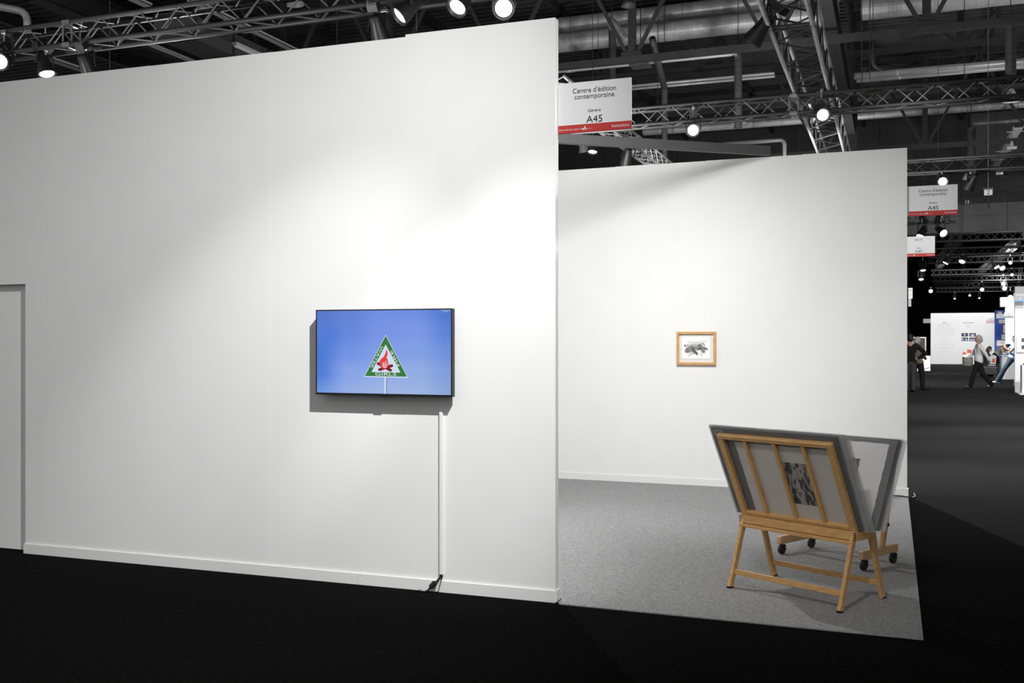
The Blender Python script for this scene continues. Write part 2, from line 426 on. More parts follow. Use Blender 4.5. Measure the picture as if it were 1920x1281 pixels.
# cable trunking and the plug below the screen
cn = thing('cable_trunking', RA, 'thin white vertical cable trunking under the television', 'cable trunking', ANG_A)
MB().span((-.751, -.018, .112), (-.728, -.0005, 1.118), bev=.002).build('channel', TRIM, cn)
MB().poly([(-.751, -.018, 1.118), (-.728, -.018, 1.118), (-.734, -.006, 1.136), (-.749, -.006, 1.136)], (0, .005, 0)).build('cap', TRIM, cn)
pc = thing('power_cable', RA, 'black power cable with coupling plug hanging below the white trunking', 'cable', ANG_A)
MB().span((-.749, -.017, .088), (-.731, -.003, .113), bev=.003).build('cord_end', BLACK, pc)
A1 = [(-.742, -.012, .10), (-.752, -.02, .085), (-.768, -.03, .066)]
MB().sweep(A1, .006).build('cord', BLACK, pc)
MB().sweep([(-.768, -.03, .068), (-.772, -.032, .064), (-.796, -.042, .036), (-.800, -.046, .032)], [.009, .0165, .0165, .010], n=8).build('coupling', RUBBER, pc)
MB().sweep([(-.800, -.046, .032), (-.812, -.052, .016), (-.83, -.058, .008), (-.86, -.05, .006), (-.88, -.03, .006)], .006).build('cord', BLACK, pc)
MB().sweep([(-.736, -.01, .09), (-.745, -.018, .05), (-.75, -.03, .008), (-.79, -.04, .007), (-.83, -.03, .006)], .0028).build('cord', BLACK, pc)

# ================================================================ framed drawing on the back wall
fr = thing('framed_drawing', RB, 'small oak framed grey animal drawing on the back wall', 'picture')
x0, x1, z0, z1, fw = -2.324, -1.902, 1.305, 1.662, .026
MB().span((x0, -.034, z1 - fw), (x1, -.002, z1), bev=.001).build('frame_bar', WOOD2, fr)
MB().span((x0, -.034, z0), (x1, -.002, z0 + fw), bev=.001).build('frame_bar', WOOD2, fr)
MB().span((x0, -.0345, z0 + fw), (x0 + fw, -.002, z1 - fw)).build('frame_bar', WOOD2, fr)
MB().span((x1 - fw, -.0345, z0 + fw), (x1, -.002, z1 - fw)).build('frame_bar', WOOD2, fr)
MB().span((x0 + .01, -.012, z0 + .01), (x1 - .01, -.003, z1 - .01)).build('mount', mat('mount_board', (.74, .72, .69, 1), .9), fr)
sx0, sx1, sz0, sz1 = -2.268, -1.966, 1.369, 1.605
blobs = [  # centre, radii, angle, tone   (sheet 0..1)
    (.54, .56, .27, .13, .05, 176), (.36, .60, .12, .07, .1, 165), (.60, .50, .17, .11, 0, 140), (.21, .42, .095, .17, -.5, 112), (.33, .44, .14, .15, .1, 126), (.42, .40, .06, .17, .3, 84), (.50, .29, .055, .14, .5, 80),
    (.64, .58, .085, .11, 0, 116), (.64, .45, .13, .05, .3, 84), (.83, .48, .11, .055, -.6, 92),
    (.76, .36, .08, .11, .3, 120), (.12, .60, .035, .06, .7, 62), (.21, .625, .022, .05, -.2, 68), (.77, .68, .10, .02, -.9, 84),
    (.46, .50, .06, .07, 0, 120), (.22, .31, .065, .035, 0, 100), (.89, .44, .045, .045, 0, 116)]
lights = [(.29, .20, .04, .11, -.5, 190), (.68, .20, .04, .10, .5, 208), (.45, .76, .26, .03, .1, 205), (.24, .76, .06, .04, .5, 210), (.76, .80, .22, .035, .1, 214), (.52, .67, .30, .08, .1, 208), (.39, .24, .06, .06, 0, 200)]
def drawing(u, v):
    t = 243.0
    for L in (lights, blobs):
        for cx, cy, a, b, an, tone in L:
            dx, dy = (u - cx), (v - cy); dx, dy = dx * math.cos(an) + dy * math.sin(an), -dx * math.sin(an) + dy * math.cos(an)
            q = (dx / a) ** 2 + (dy / b) ** 2; w = 1 / (1 + math.exp(min(50, (q - .8) * 6))); t = t * (1 - w) + tone * w
    if t < 200: t += random.uniform(-14, 14)
    return (t, t, t * .985)
MB().span((sx0, -.016, sz0), (sx1, -.0125, sz1)).build('sheet', mat('drawing_paper', (.88, .88, .87, 1), .9), fr)
grid('drawing', sx0, sx1, sz0, sz1, 80, 64, drawing, -.0165, attr_mat('graphite', 'pic'), fr, 'pic')

# ================================================================ booth signs
def sign(loc, lines, city, code, label, w=.4495, h=.300, full=True, name='booth_sign', band=RED):
    t = thing(name, loc, label, 'sign')
    MB().span((0, -.004, 0), (w, .004, h)).build('panel', SIGNW, t)
    MB().span((0, -.0052, 0), (w, .0052, .048)).build('colour_band', band, t)
    for i, s in enumerate(lines): text(s, .041, INKG, t, (w * .5, -.0056, .248 - i * .036), FRONT, sx=.98)
    text(city, .026, INKG, t, (w * .5, -.0056, .126), FRONT)
    text(code, .058, INK, t, (w * .505, -.0056, .073), FRONT, sx=1.05)
    text('Institutions', .024, SIGNW, t, (w * .855, -.0062, .024), FRONT)
    text('Invited with the support of', .0135, SIGNW, t, (w * .175, -.0062, .021), FRONT)
    e = MB()
    for dx, dz in ((0, 0), (.0095, 0), (.0145, .0105), (.021, 0)): e.span((w * .33 + dx, -.0062, .015 + dz), (w * .33 + dx + .0075, -.0053, .0225 + dz + .002))
    e.build('emblem', SIGNW, t)
    MB().span((w * .40, -.0062, .0185), (w * .475, -.0054, .0215)).build('small_print', mat('pale_red_print', (.75, .35, .33, 1), .7), t, kind='stuff')
    return t
sign(Vector((-1.867, 5.727, 2.808)), ['Centre d’édition', 'contemporaine'], 'Geneva', 'A45', 'white and red booth sign A45 fixed to the end of the television wall')
sg = sign(Vector((.170, 10.83, 2.815)), ['Centre d’édition', 'contemporaine'], 'Geneva', 'A45', 'white and red booth sign A45 on the end of the back wall')
MB().span((-.017, -.012, 0), (0, .012, .3)).build('mounting_strip', GEAR, sg)
sign(Vector((.162, 16.05, 2.812)), ['SALTS'], 'Basel', 'A47', 'white and red booth sign A47 reading SALTS')
# the next booth behind: wall end carrying that sign
wn = structure('wall_next_booth')
for k in range(4): MB().span((.16 - k - .998, 16.02, 0), (.16 - k, 16.08, 3.5)).build('panel', WHITE, wn)

# ================================================================ print racks
def V3(u, v, z): return Vector((u, v, z))
ra = math.radians(-28)
rk = thing('print_browser', (-.497, 6.4415, .006), 'beech V shaped print browser on four splayed legs nearest the camera', 'print rack', ra)
LEG = [(-1, -1), (1, -1), (-1, 1), (1, 1)]
for su, sv in LEG:
    l = MB().bar(V3(su * .383, sv * .240, .006), V3(su * .383, sv * .088, .435), .04, .022, up=(1, 0, 0), bev=.002).build('leg', WOODV, rk)
    MB().box(V3(su * .383, sv * .242, .004), (.026, .042, .008)).build('rubber_foot', RUBBER, l)
for sv in (-1, 1):
    MB().bar(V3(-.372, sv * .207, .10), V3(.372, sv * .207, .10), .016, .034, up=(0, 0, 1), bev=.002).build('stretcher', WOOD, rk)
# trough under the V: front board, lip, rear board
MB().span((-.400, -.112, .395), (.400, -.092, .447), bev=.002).build('front_board', WOOD, rk)
MB().span((-.398, -.130, .372), (.398, -.094, .392), bev=.002).build('front_lip', WOOD, rk)
MB().span((-.400, .092, .395), (.400, .112, .447), bev=.002).build('rear_board', WOOD, rk)
MB().span((-.38, -.092, .388), (.38, .092, .400)).build('trough_floor', WOOD, rk)
for su in (-1, 1):
    MB().span((su * .40 - .009, -.095, .392), (su * .40 + .009, .095, .44), bev=.002).build('end_board', WOOD, rk)
    for k in range(4): MB().span((su * .401 - .009, -.1135, .402 + k * .012), (su * .401 + .009, -.111, .407 + k * .012)).build('finger_joint', mat('joint_dark', (.05, .022, .01, 1), .6), rk)
def vpanel(sv, vb, zb, vt, zt_, hw=.40):
    B = V3(0, sv * vb, zb); T = V3(0, sv * vt, zt_); n = (T - B).normalized(); off = lambda u, s: V3(u, 0, 0) + B + n * s
    Ln = (T - B).length; out = Vector((1, 0, 0)).cross(n) * (1)
    for su in (-1, 1):
        MB().bar(off(su * (hw - .02), -.02), off(su * (hw - .02), Ln - .026), .04, .03, up=(0, 1, 0), bev=.002).build('side_stile', WOODV, rk)
    MB().bar(off(-hw, Ln - .013), off(hw, Ln - .013), .034, .030, up=n, bev=.004).build('top_rail', WOOD, rk)
    MB().bar(off(-hw + .04, .012), off(hw - .04, .012), .030, .024, up=n, bev=.002).build('bottom_rail', WOOD, rk)
    for u in (-.205, .003, .200):
        MB().bar(off(u, .024), off(u, Ln - .03), .022, .024, up=(0, 1, 0), bev=.0015).build('slat', WOODV, rk)
    return B, n
Bf, nf = vpanel(-1, .085, .455, .352, .978)
Bb, nb_ = vpanel(1, .085, .455, .300, .915)

# boards of prints lying in the V
MATB = mat('grey_mount_board', (.14, .14, .143, 1), .75, noise=.06, scale=30)
MATB2 = mat('mid_grey_mount_board', (.17, .17, .173, 1), .7, noise=.06, scale=30)
PAPER = mat('cream_rag_paper', (.78, .73, .66, 1), .9, noise=.03, scale=14)
PAPERW = mat('white_rag_paper', (.84, .83, .81, 1), .9, noise=.03, scale=14)
def ink_print():
    m = bpy.data.materials.new('ink_print'); m.use_nodes = True; n = m.node_tree.nodes; L = m.node_tree.links
    tc = n.new('ShaderNodeTexCoord'); mp = n.new('ShaderNodeMapping'); mp.inputs['Scale'].default_value = (22, 22, 8); mp.inputs['Rotation'].default_value = (0, .30, 0)
    nz = n.new('ShaderNodeTexNoise'); nz.inputs['Scale'].default_value = 1.75; nz.inputs['Detail'].default_value = 2.5; nz.inputs['Distortion'].default_value = .9
    L.new(tc.outputs['Object'], mp.inputs[0]); L.new(mp.outputs[0], nz.inputs['Vector'])
    r = n.new('ShaderNodeValToRGB'); L.new(nz.outputs['Fac'], r.inputs[0]); e = r.color_ramp.elements
    e[0].position = .43; e[0].color = (.012, .012, .013, 1); e[1].position = .53; e[1].color = (.42, .39, .34, 1)
    a = e.new(.455); a.color = (.05, .05, .05, 1); b = e.new(.495); b.color = (.09, .088, .085, 1)
    a2 = e.new(.51); a2.color = (.40, .37, .33, 1)
    L.new(r.outputs[0], n['Principled BSDF'].inputs['Base Color']); n['Principled BSDF'].inputs['Roughness'].default_value = .8
    return m
PRINT = ink_print()
# board placed with its lower edge centre at (u, v, z), tilt from vertical, its printed face turned to facing (-1 viewer side, +1 other side)
def board(u, v, z, tilt, label, width=1.0, height=.635, face=-1, m=MATB, paper=PAPER, pr=True, sleeve=.012, tagcard=False, sm=None, pw=.66, ph=.52, group=None, yaw=0, pu=0.0, prx=-.048):
    R = rk.matrix_basis @ Matrix.Translation((u, v, z)) @ Matrix.Rotation(yaw, 4, 'Z') @ Matrix.Rotation(tilt, 4, 'X')
    t = put('print_board', None, None, label, 'print board', group); t.matrix_basis = R
    MB().span((-width / 2, -.002, 0), (width / 2, .002, height), bev=.0008).build('mount', m, t)
    y = face * .0026
    if paper:
        pts = []; N = 26; x0, x1, z0, z1 = -pw / 2 + pu, pw / 2 + pu, .022, .022 + ph
        j = lambda: random.uniform(-.0022, .0022)
        for k in range(N): pts.append((x0 + (x1 - x0) * k / N, y, z0 + j()))
        for k in range(N): pts.append((x1 + j(), y, z0 + (z1 - z0) * k / N))
        for k in range(N): pts.append((x1 - (x1 - x0) * k / N, y, z1 + j()))
        for k in range(N): pts.append((x0 + j(), y, z1 - (z1 - z0) * k / N))
        MB().poly(pts, (0, face * .0006, 0)).build('paper_sheet', paper, t)
        if pr:
            MB().span((prx, y + face * .0007, .135), (prx + .19, y + face * .001, .43)).build('print', PRINT, t)
    if tagcard:
        MB().span((-width / 2 + .012, y, height - .052), (-width / 2 + .085, y + face * .0006, height - .012)).build('label_card', mat('label_card', (.33, .33, .34, 1), .7), t)
        for k, w in enumerate((.05, .04)):
            MB().span((-width / 2 + .022, y + face * .0007, height - .027 - k * .01), (-width / 2 + .022 + w, y + face * .0009, height - .024 - k * .01)).build('small_print', INKG, t, kind='stuff')
    if sleeve:
        s = MB()
        s.span((-width / 2 - sleeve * 1.5, -.0042, -.006), (width / 2 + sleeve * 1.2, -.0038, height + .006)).span((-width / 2 - sleeve * 1.5, .0038, -.006), (width / 2 + sleeve * 1.2, .0042, height + .006))
        s.build('clear_sleeve', sm or SLEEVE, t)
    return t
tf = math.atan2(.352 - .085, .978 - .455)      # front lean
tb = math.atan2(.330 - .085, .975 - .455)
board(-.012, -.066, .452, tf, 'grey mounted print board with cream sheet behind the slats of the front print browser', tagcard=True, sleeve=.008, pu=.045, width=.875, prx=.02)
board(-.005, -.051, .452, tf, 'second grey mounted board leaning in the front pocket of the browser', m=MATB2, paper=None, sleeve=.022, height=.640, width=.87, sm=SLEEVE2)
board(.0, -.036, .452, tf, 'third clear sleeved board leaning in the front pocket of the browser', m=MATB2, paper=None, sleeve=.030, height=.645, width=.87, sm=SLEEVE2)
board(.010, -.024, .452, tf - .01, 'innermost clear sleeved board of the front pocket', m=PAPERW, width=.80, paper=None, sleeve=.058, sm=SLEEVE2, height=.635)
board(.020, .034, .448, -tb - .02, 'grey mounted board with white sheet and black print facing out in the rear pocket', m=MATB2, paper=PAPERW, sleeve=.014, height=.565, width=.875, pw=.78, ph=.52, pu=-.0, prx=.04)
board(.026, .048, .448, -tb - .025, 'second grey board in the rear pocket of the browser', m=MATB, paper=None, sleeve=.016, height=.575, width=.875)
board(.030, .060, .448, -tb - .03, 'rearmost clear sleeved board in the rear pocket of the browser', m=MATB2, paper=None, sleeve=.026, height=.568, width=.875, sm=SLEEVE2)

# second, wheeled rack behind
r2 = thing('wheeled_print_rack', (-.365, 7.54, .006), 'low beech print rack on black castors behind the print browser', 'print rack', math.radians(-30.7))
for su in (-1, 1):
    MB().box(V3(su * .334, 0, .105), (.04, .44, .058), bev=.006).build('base_rail', mat('beech_rail', (.60, .37, .19, 1), .5, noise=.2, scale=9, stretch=(14, 1.5, 14)), r2)
    for sv in (-1, 1):
        MB().bar(V3(su * .334, sv * .045, .13), V3(su * .334, sv * .178, .66), .04, .026, up=(1, 0, 0), bev=.002).build('upright', WOODV, r2)
        c = MB().cyl(V3(su * .334 - .011, sv * .182, .035), V3(su * .334 + .011, sv * .182, .035), .0345, n=18).build('castor', BLACK, r2)
        MB().cyl(V3(su * .334, sv * .182 - .012, .05), V3(su * .334, sv * .182 - .012, .078), .010).build('stem', BLACK, c)
        MB().box(V3(su * .334, sv * .182 + .014, .052), (.034, .045, .022), (.5, 0, 0), bev=.006).build('hood', BLACK, c)
        MB().box(V3(su * .334, sv * .182 + .041, .034), (.016, .016, .008), bev=.002).build('brake_tab', BLACK, c)
for sv in (-1, 1):
    for z, vv in ((.30, .086), (.635, .166)):
        MB().bar(V3(-.33, sv * vv, z), V3(.33, sv * vv, z), .02, .04, up=(0, 0, 1), bev=.002).build('cross_rail', WOOD, r2)
    for u in (-.17, 0, .17):
        MB().bar(V3(u, sv * .086, .30), V3(u, sv * .166, .635), .02, .018, up=(1, 0, 0)).build('slat', WOODV, r2)
MB().cyl(V3(.335, .075, .285), V3(.365, .075, .285), .012).build('knob', BLACK, r2)
# floor cord at the right end of the back wall
MB().sweep([(-.02, 10.74, .012), (.04, 10.76, .012), (.10, 10.75, .012), (.16, 10.70, .010), (.20, 10.69, .008), (.23, 10.80, .008), (.22, 11.0, .008)], .006).build('extension_cable', BLACK,
    label='thin black cord along the foot of the back wall beside its end', cat='cable')

# ================================================================ lighting trusses
BRACE = {}
def truss(P, Q, c, label, m=TRUSS, rch=.025, rbr=.008, pitch=.5, fine=True, joints=(), brm=None, name='lighting_truss', stops=True, group=None, phase=0.0, flip=False):
    """box truss between the axis points P and Q; c is the spacing of the chords"""
    P = Vector(P); Q = Vector(Q); ax = (Q - P).normalized(); Ln = (Q - P).length
    side = Vector((0, 0, 1)).cross(ax).normalized(); upv = ax.cross(side).normalized()
    t = thing(name, P, label, 'truss', group=group)
    h = c / 2; corners = [side * a * h + upv * b * h for a, b in ((-1, -1), (1, -1), (1, 1), (-1, 1))]
    for k in corners: MB().cyl(k, k + ax * Ln, rch, n=12).build('chord', m, t, smooth=True)
    brm = brm or m; n = int(Ln / pitch); key = (round(c, 3), rbr, pitch, brm.name)
    Lb = math.hypot(c, pitch / 2)
    if key not in BRACE: BRACE[key] = MB().cyl((0, 0, 0), (0, 0, Lb), rbr, n=6).mesh('brace', brm)
    me = BRACE[key]; joined = MB()
    def brace(a, b):
        if fine:
            o = put('brace', me, t); o.matrix_basis = Matrix.Translation(a) @ (b - a).to_track_quat('Z', 'Y').to_matrix().to_4x4()
        else: joined.cyl(a, b, rbr, n=4, caps=False)
    # faces: near(-side) and far(+side), bottom and top; zigzags start on alternate chords
    faces = [(0, 3), (1, 2), (0, 1), (3, 2)]
    for fi, (i, j) in enumerate(faces):
        a, b = corners[i], corners[j]
        if (fi == 1) != flip: a, b = b, a
        for k in range(n):
            s = k * pitch + phase
            brace(a + ax * s, b + ax * (s + pitch / 2)); brace(b + ax * (s + pitch / 2), a + ax * (s + pitch))
    if not fine: joined.build('bracing', brm, t, kind='stuff')
    if stops:
        roof = 10.26 if P.y < 42 else (8.36 if P.y < 52 else 6.6)
        for u in (.22, .78):
            k = ax * (Ln * u); MB().cyl(k + upv * h, k + Vector((0, 0, roof - P.z)), .005, n=5).build('suspension_cable', STEEL, t)
    for s in joints:
        for ds in (-.06, .06):
            e = MB()
            for i in range(4): e.cyl(corners[i] + ax * (s + ds), corners[(i + 1) % 4] + ax * (s + ds), rbr * 1.3, n=6)
            e.build('end_frame', brm, t)
        e = MB()
        for k in corners: e.cyl(k + ax * (s - .05), k + ax * (s + .05), rch * 1.35, n=10)
        for k in corners:
            for d in (-.045, .045): e.ball(k + ax * (s + d) + side * .03, .012, n=6)
        e.build('coupler', mat('coupler_steel', (.25, .25, .25, 1), .3, metal=.9), t)
    return t
ZT = 4.70
T1 = truss((-13.5, 8.25 + .12, ZT + .12), (-1.0, 8.25 + .12, ZT + .12), .239, 'long black lighting truss crossing above the screen wall', joints=(5.35, 9.0), rch=.026, brm=mat('worn_truss_brace', (.16, .16, .16, 1), .4, metal=.4), phase=.05)
T2 = truss((-12.2, 14.25 + .12, ZT + .12), (4.6, 14.25 + .12, ZT + .12), .239, 'black lighting truss crossing behind the back wall above its top', joints=(4.5, 10.95,), rch=.025, brm=MATS['worn_truss_brace'], phase=.0, flip=False)
T3 = truss((-.8, 20.3, ZT + .12), (6.6, 20.3, ZT + .12), .239, 'black lighting truss above the second A45 sign', joints=(3.3,), rch=.025, phase=.2)
TY = truss((-1.02, 9.4, 5.23), (-1.02, 24.0, 5.23), .45, 'wide bare aluminium truss running away from the camera over the booth', m=TRUSSG, rch=.026, rbr=.013, joints=(1.95, 5.6), brm=TRUSS, pitch=1.0)
TZ = truss((-4.34, 13.2, 5.10), (-4.34, 21.5, 5.10), .239, 'bare aluminium truss seen between corner brace and back wall top', m=TRUSSG, rch=.024, rbr=.010, joints=(4.5,), brm=TRUSSG)
T4 = truss((-1.0, 29.0, ZT + .12), (1.62, 29.0, ZT + .12), .239, 'short black truss just below the second A45 sign', rch=.025, fine=False, joints=(2.4,))
TE = truss((.86, 26.9, 5.10), (.86, 30.6, 5.10), .239, 'bare truss end with two lit lamps above the A47 sign', m=TRUSS, rch=.024, fine=False, stops=True)
far = [(34.6, 'first of the row of far black trusses, largest and topmost'), (40.1, 'second far black truss, just below the topmost one'), (44.3, 'third far black truss in the receding row'),
       (52.3, 'fourth far black truss in the receding row'), (57.9, 'fifth far black truss in the receding row'), (64.5, 'sixth far black truss in the receding row'), (71.0, 'last and lowest far black truss with small unlit lamps')]
FTM = mat('far_truss', (.075, .075, .075, 1), .4, metal=.3)
for Y, lb in far:
    x0 = .05 * Y - .8; x1 = .135 * Y + 1.2
    truss((x0, Y, ZT + .12), (x1, Y, ZT + .12), .239, lb, m=FTM, rch=.026, rbr=.009, fine=False, name='lighting_truss', joints=((x1 - x0) * .6,))
TR = truss((4.30, 40.5, 5.12), (4.30, 56, 5.12), .239, 'bare truss running away among the far trusses near the right edge', m=TRUSSG, rch=.024, fine=False, stops=False)
TQ = truss((2.15, 38.0, 5.15), (2.15, 52, 5.15), .30, 'bare truss running away behind the A47 sign', m=FTM, rch=.024, fine=False, stops=False)

# ================================================================ lamps on the trusses
def spot(head, aim, label, lit=True, hang=None, size=1.0, group=None, gear=True, parts=True, m=CAN):
    head = Vector(head); d = (Vector(aim)).normalized()
    t = thing('spotlight', head, label, 'spotlight', group=group)
    q = d.to_track_quat('Z', 'X' if abs(d.z) > .9 else 'Y').to_matrix().to_4x4(); k = size
    if hang is None:
        dz = 4.705 - head.z; hang = Vector((0, 0, dz if .15 < dz < 1.0 else .34 * k))
    prof = [(.0, -.15), (.045, -.15), (.058, -.13), (.062, -.06), (.088, .06), (.098, .115), (.102, .13), (.094, .13), (.080, .06), (.05, -.03), (0, -.03)]
    MB().lathe([(r * k, z * k) for r, z in prof], 20, q).build('can', m, t, smooth=True)
    l = MB(); l.lathe([(0, .100 * k), (.072 * k, .100 * k), (.074 * k, .106 * k), (0, .112 * k)], 20, q)
    l.build('lens', LENS if lit else mat('dark_lens', (.03, .03, .03, 1), .15), t)
    if parts:
        s = d.cross(Vector((0, 0, 1))); s = s.normalized() if s.length > .1 else Vector((1, 0, 0))
        y = MB()
        for a in (-1, 1):
            y.bar(s * a * .105 * k, s * a * .085 * k + hang * .62, .012 * k, .028 * k, up=d)
        y.bar(-s * .085 * k + hang * .62, s * .085 * k + hang * .62, .012 * k, .028 * k, up=d)
        y.build('yoke', m, t)
        cl = MB().cyl(hang * .6, hang * .86, .012 * k, n=8)
        cl.cyl(hang * .93 - s * .02 * k, hang * .93 + s * .02 * k, .036 * k, n=10); cl.ball(hang * .93 + d * .045, .014 * k, n=8)
        cl.build('clamp', mat('clamp_steel', (.35, .35, .35, 1), .3, metal=.9), t)
        if gear:
            g = MB(); c = hang * .62 - d * .09 * k; g.box(c, (.11 * k, .19 * k, .075 * k), q.to_3x3(), bev=.004)
            b = g.build('gear_box', m, t)
            MB().box(c - Vector((0, 0, .0)) + q.to_3x3() @ Vector((0, 0, -.039 * k)), (.10 * k, .17 * k, .003), q.to_3x3()).build('gear_plate', GEAR, b)
    return t
G1 = 'lamps on the truss above the screen wall'
S = [
    (on_y(8, 115, 8.2), (.45, -1, -.35), 'lit spotlight at the far left end of the truss, glaring at the camera', True),
    (on_y(84, 122, 8.3), (.40, -.1, -1), 'lit black spotlight aimed down just above the wall top, second from the left end', True),
    (on_y(165, 128, 8.3), (0, .7, -1), 'unlit black spotlight hanging from the truss above the left seam of the wall', False),
    (on_y(710, 58, 8.3), (0, .75, -1), 'unlit black spotlight above the stepped wall panel', False),
    (on_y(766, 16, 8.15), (-.62, -.55, -.75), 'lit spotlight with tilted conical can above the stepped wall panel', True),
    (on_y(868, 0, 8.2), (-.25, -.7, -.85), 'lit spotlight cut by the top picture edge left of the bright lamp', True),
    (on_y(945, 14, 8.2), (.35, -1, -.42), 'brightest lit spotlight just above the television wall', True),
]
for p, a, lb, on in S: spot(p, a, lb, on, group=G1)
G2 = 'lamps on the truss behind the back wall'
spot(on_y(1300, 243, 14.2), (.15, -1, -.3), 'lit round spotlight hanging under the truss left of the wide truss', True, group=G2)
spot(on_y(1540, 214, 14.2), (.25, -1, -.35), 'bright lit spotlight where the wide truss crosses the black truss', True, group=G2)
spot(on_y(1424, 58, 11.2), (-.75, .3, -.9), 'unlit black spotlight clamped to the left chord of the wide truss', False, hang=Vector((.22, .0, .24)), size=1.15)
spot(on_y(1176, 296, 16.0), (-.3, .4, -1), 'unlit black spotlight under the bare truss behind the corner brace', False, hang=Vector((.12, 0, .28)))
spot(on_y(1112, 274, 17.0), (.0, -.3, -1), 'small lit lamp seen below the corner brace', True, gear=False)
spot(on_y(1094, 272, 17.0), (.1, .2, -1), 'unlit grey lamp beside the small lit lamp below the corner brace', False, gear=False, m=mat('grey_lamp_can', (.08, .08, .08, 1), .5))
G3 = 'lamps on the truss above the second A45 sign'
spot(on_y(1766, 338, 20.2), (.1, -1, -.4), 'bright lit spotlight directly above the second A45 sign', True, group=G3)
spot(on_y(1822, 342, 20.3), (-.5, .5, -1), 'unlit black spotlight right of the bright lamp above the second A45 sign', False, group=G3, size=1.1)
spot(on_y(1729, 436, 27.5), (-.4, -.6, -1), 'left of the two lit lamps on the truss end above the A47 sign', True, size=1.25)
spot(on_y(1764, 433, 27.5), (.5, -.8, -.6), 'right of the two lit lamps on the truss end above the A47 sign', True, size=1.25)
FS = [(1777, 487, 40.0, 'left of the two lit lamps hanging under the second far truss', (-.6, -.3, -1)), (1806, 485, 40.0, 'right of the two lit lamps hanging under the second far truss', (-.4, -.7, -1)),
      (1730, 501, 44.2, 'upper of the two lit lamps below the A47 sign', (.1, -.4, -1)), (1727, 519, 52.2, 'lower of the two lit lamps below the A47 sign', (0, -.5, -1)),
      (1865, 496, 44.2, 'left of a close pair of lit lamps right of centre among the far trusses', (.6, -.6, -1)), (1877, 499, 44.2, 'right of a close pair of lit lamps among the far trusses', (.4, -.9, -.8)),
      (1894, 491, 42.5, 'tiny lit lamp right of the close pair of lamps', (0, -1, -.5)), (1897, 514, 48.0, 'tiny lit lamp above the white pylon at right', (0, -1, -.5)),
      (1881, 530, 57.8, 'upper of the two close lamps left of the tall white pylon', (0, -1, -.4)), (1883, 539, 57.6, 'lower of the two close lamps left of the tall white pylon', (0, -1, -.4)),
      (1745, 545, 64.4, 'round lit lamp high over the left end of the far white wall', (0, -1, -.3)), (1841, 542, 64.4, 'round lit lamp high over the right half of the far white wall', (0, -1, -.3)),
      (1894, 557, 50.0, 'glaring lit lamp on top of the white sign box at right', (0, -1, -.2)),
      (1790, 558, 70.9, 'first small lamp on the lowest far truss', (0, -.6, -1)), (1818, 553, 70.9, 'second small lamp on the lowest far truss', (0, -1, -.6)), (1836, 557, 70.9, 'third small lamp on the lowest far truss', (0, -.6, -1))]
for px, py, Y, lb, a in FS:
    sz = .8 if px in (1897, 1790, 1818, 1836) or py == 491 else 1.35
    spot(on_y(px, py, Y), a, lb, True, size=sz, gear=False, group='far lamps over the aisle')

# two small signs and gear on the third truss
nb = thing('number_plate', on_y(1853, 361, 22), 'small white hanging plate with the number 2', 'sign')
MB().box((0, 0, 0), (.15, .02, .11)).build('plate', SIGNW, nb); text('2', .12, INK, nb, (0, -.0115, 0), FRONT)
MB().box((0, 0, .075), (.19, .06, .016)).cyl((0, 0, .08), (0, 0, 10.26 - nb.location.z), .006).build('bracket', GEAR, nb)
MB().cyl((.01, .03, -.05), (.012, .03, -.30), .018).build('hanging_cable', CAN, nb)
n3 = thing('number_plate', on_y(1813, 379, 30), 'small black plate with white number 13', 'sign')
MB().box((0, 0, 0), (.22, .02, .13)).build('plate', BLACK, n3); MB().cyl((0, 0, .06), (0, 0, 10.26 - n3.location.z), .005, n=5).build('wire', CAN, n3); text('13', .12, SIGNW, n3, (0, -.0115, 0), FRONT)
fl = thing('floodlight', on_y(1880, 332, 20.6), 'unlit black floodlight with white label under the truss', 'floodlight')
MB().box((0, 0, 0), (.16, .13, .11), (.4, 0, 0), bev=.01).build('housing', CAN, fl); MB().box((-.06, -.07, .06), (.12, .01, .05), (.5, 0, 0)).build('label_plate', SIGNW, fl)
MB().bar((-.09, 0, 0), (-.09, 0, .16), .02, .02).bar((.09, 0, 0), (.09, 0, .16), .02, .02).bar((-.09, 0, .16), (.09, 0, .16), .02, .02).build('yoke', CAN, fl)
for k, (px, py, lb) in enumerate(((1897, 277, 'small pale emergency box hanging below the roof at right'), (1069, 133, 'small pale box lamp on wires left under the roof chord'))):
    p = on_y(px, py, 24 if k == 0 else 21.6)
    e = thing('hanging_box', p, lb, 'lamp'); MB().box((0, 0, 0), (.19, .10, .07), (.2, 0, 0), bev=.01).build('body', TRAY, e)
    MB().cyl((0, 0, .03), (0, 0, .14), .05, .015, n=8).build('stem', TRAY, e)
    MB().cyl((0, 0, .1), (0, 0, 10.26 - p.z), .004, n=5).build('wire', CAN, e)

# ================================================================ roof steelwork
def girder(Y, z, zt, x0, x1, node0, panel, label, w=.13, posts=True):
    t = thing('roof_girder', (0, Y, 0), label, 'girder')
    MB().span((x0, -.07, z - w / 2), (x1, .07, z + w / 2)).span((x0, -.012, z - w / 2 - .012), (x1, .012, z)).build('bottom_chord', STEEL2, t)
    MB().span((x0, -.07, zt - w / 2), (x1, .07, zt + w / 2)).build('top_chord', STEEL, t)
    x = node0
    while x - panel > x0: x -= panel
    while x < x1:
        MB().span((x - .075, -.05, z), (x + .075, .05, zt)).build('post', STEEL, t)
        for s in (-1, 1):
            a = Vector((x + s * .06, 0, z + .04)); b = Vector((x + s * (panel / 2 if posts else panel), 0, zt - .05))
            MB().bar(a, b, .075, .06, up=(0, 1, 0)).build('diagonal', STEEL2, t)
        MB().box((x, -.055, z + .05), (.42, .012, .2)).build('gusset', STEEL, t)
        x += panel
    return t
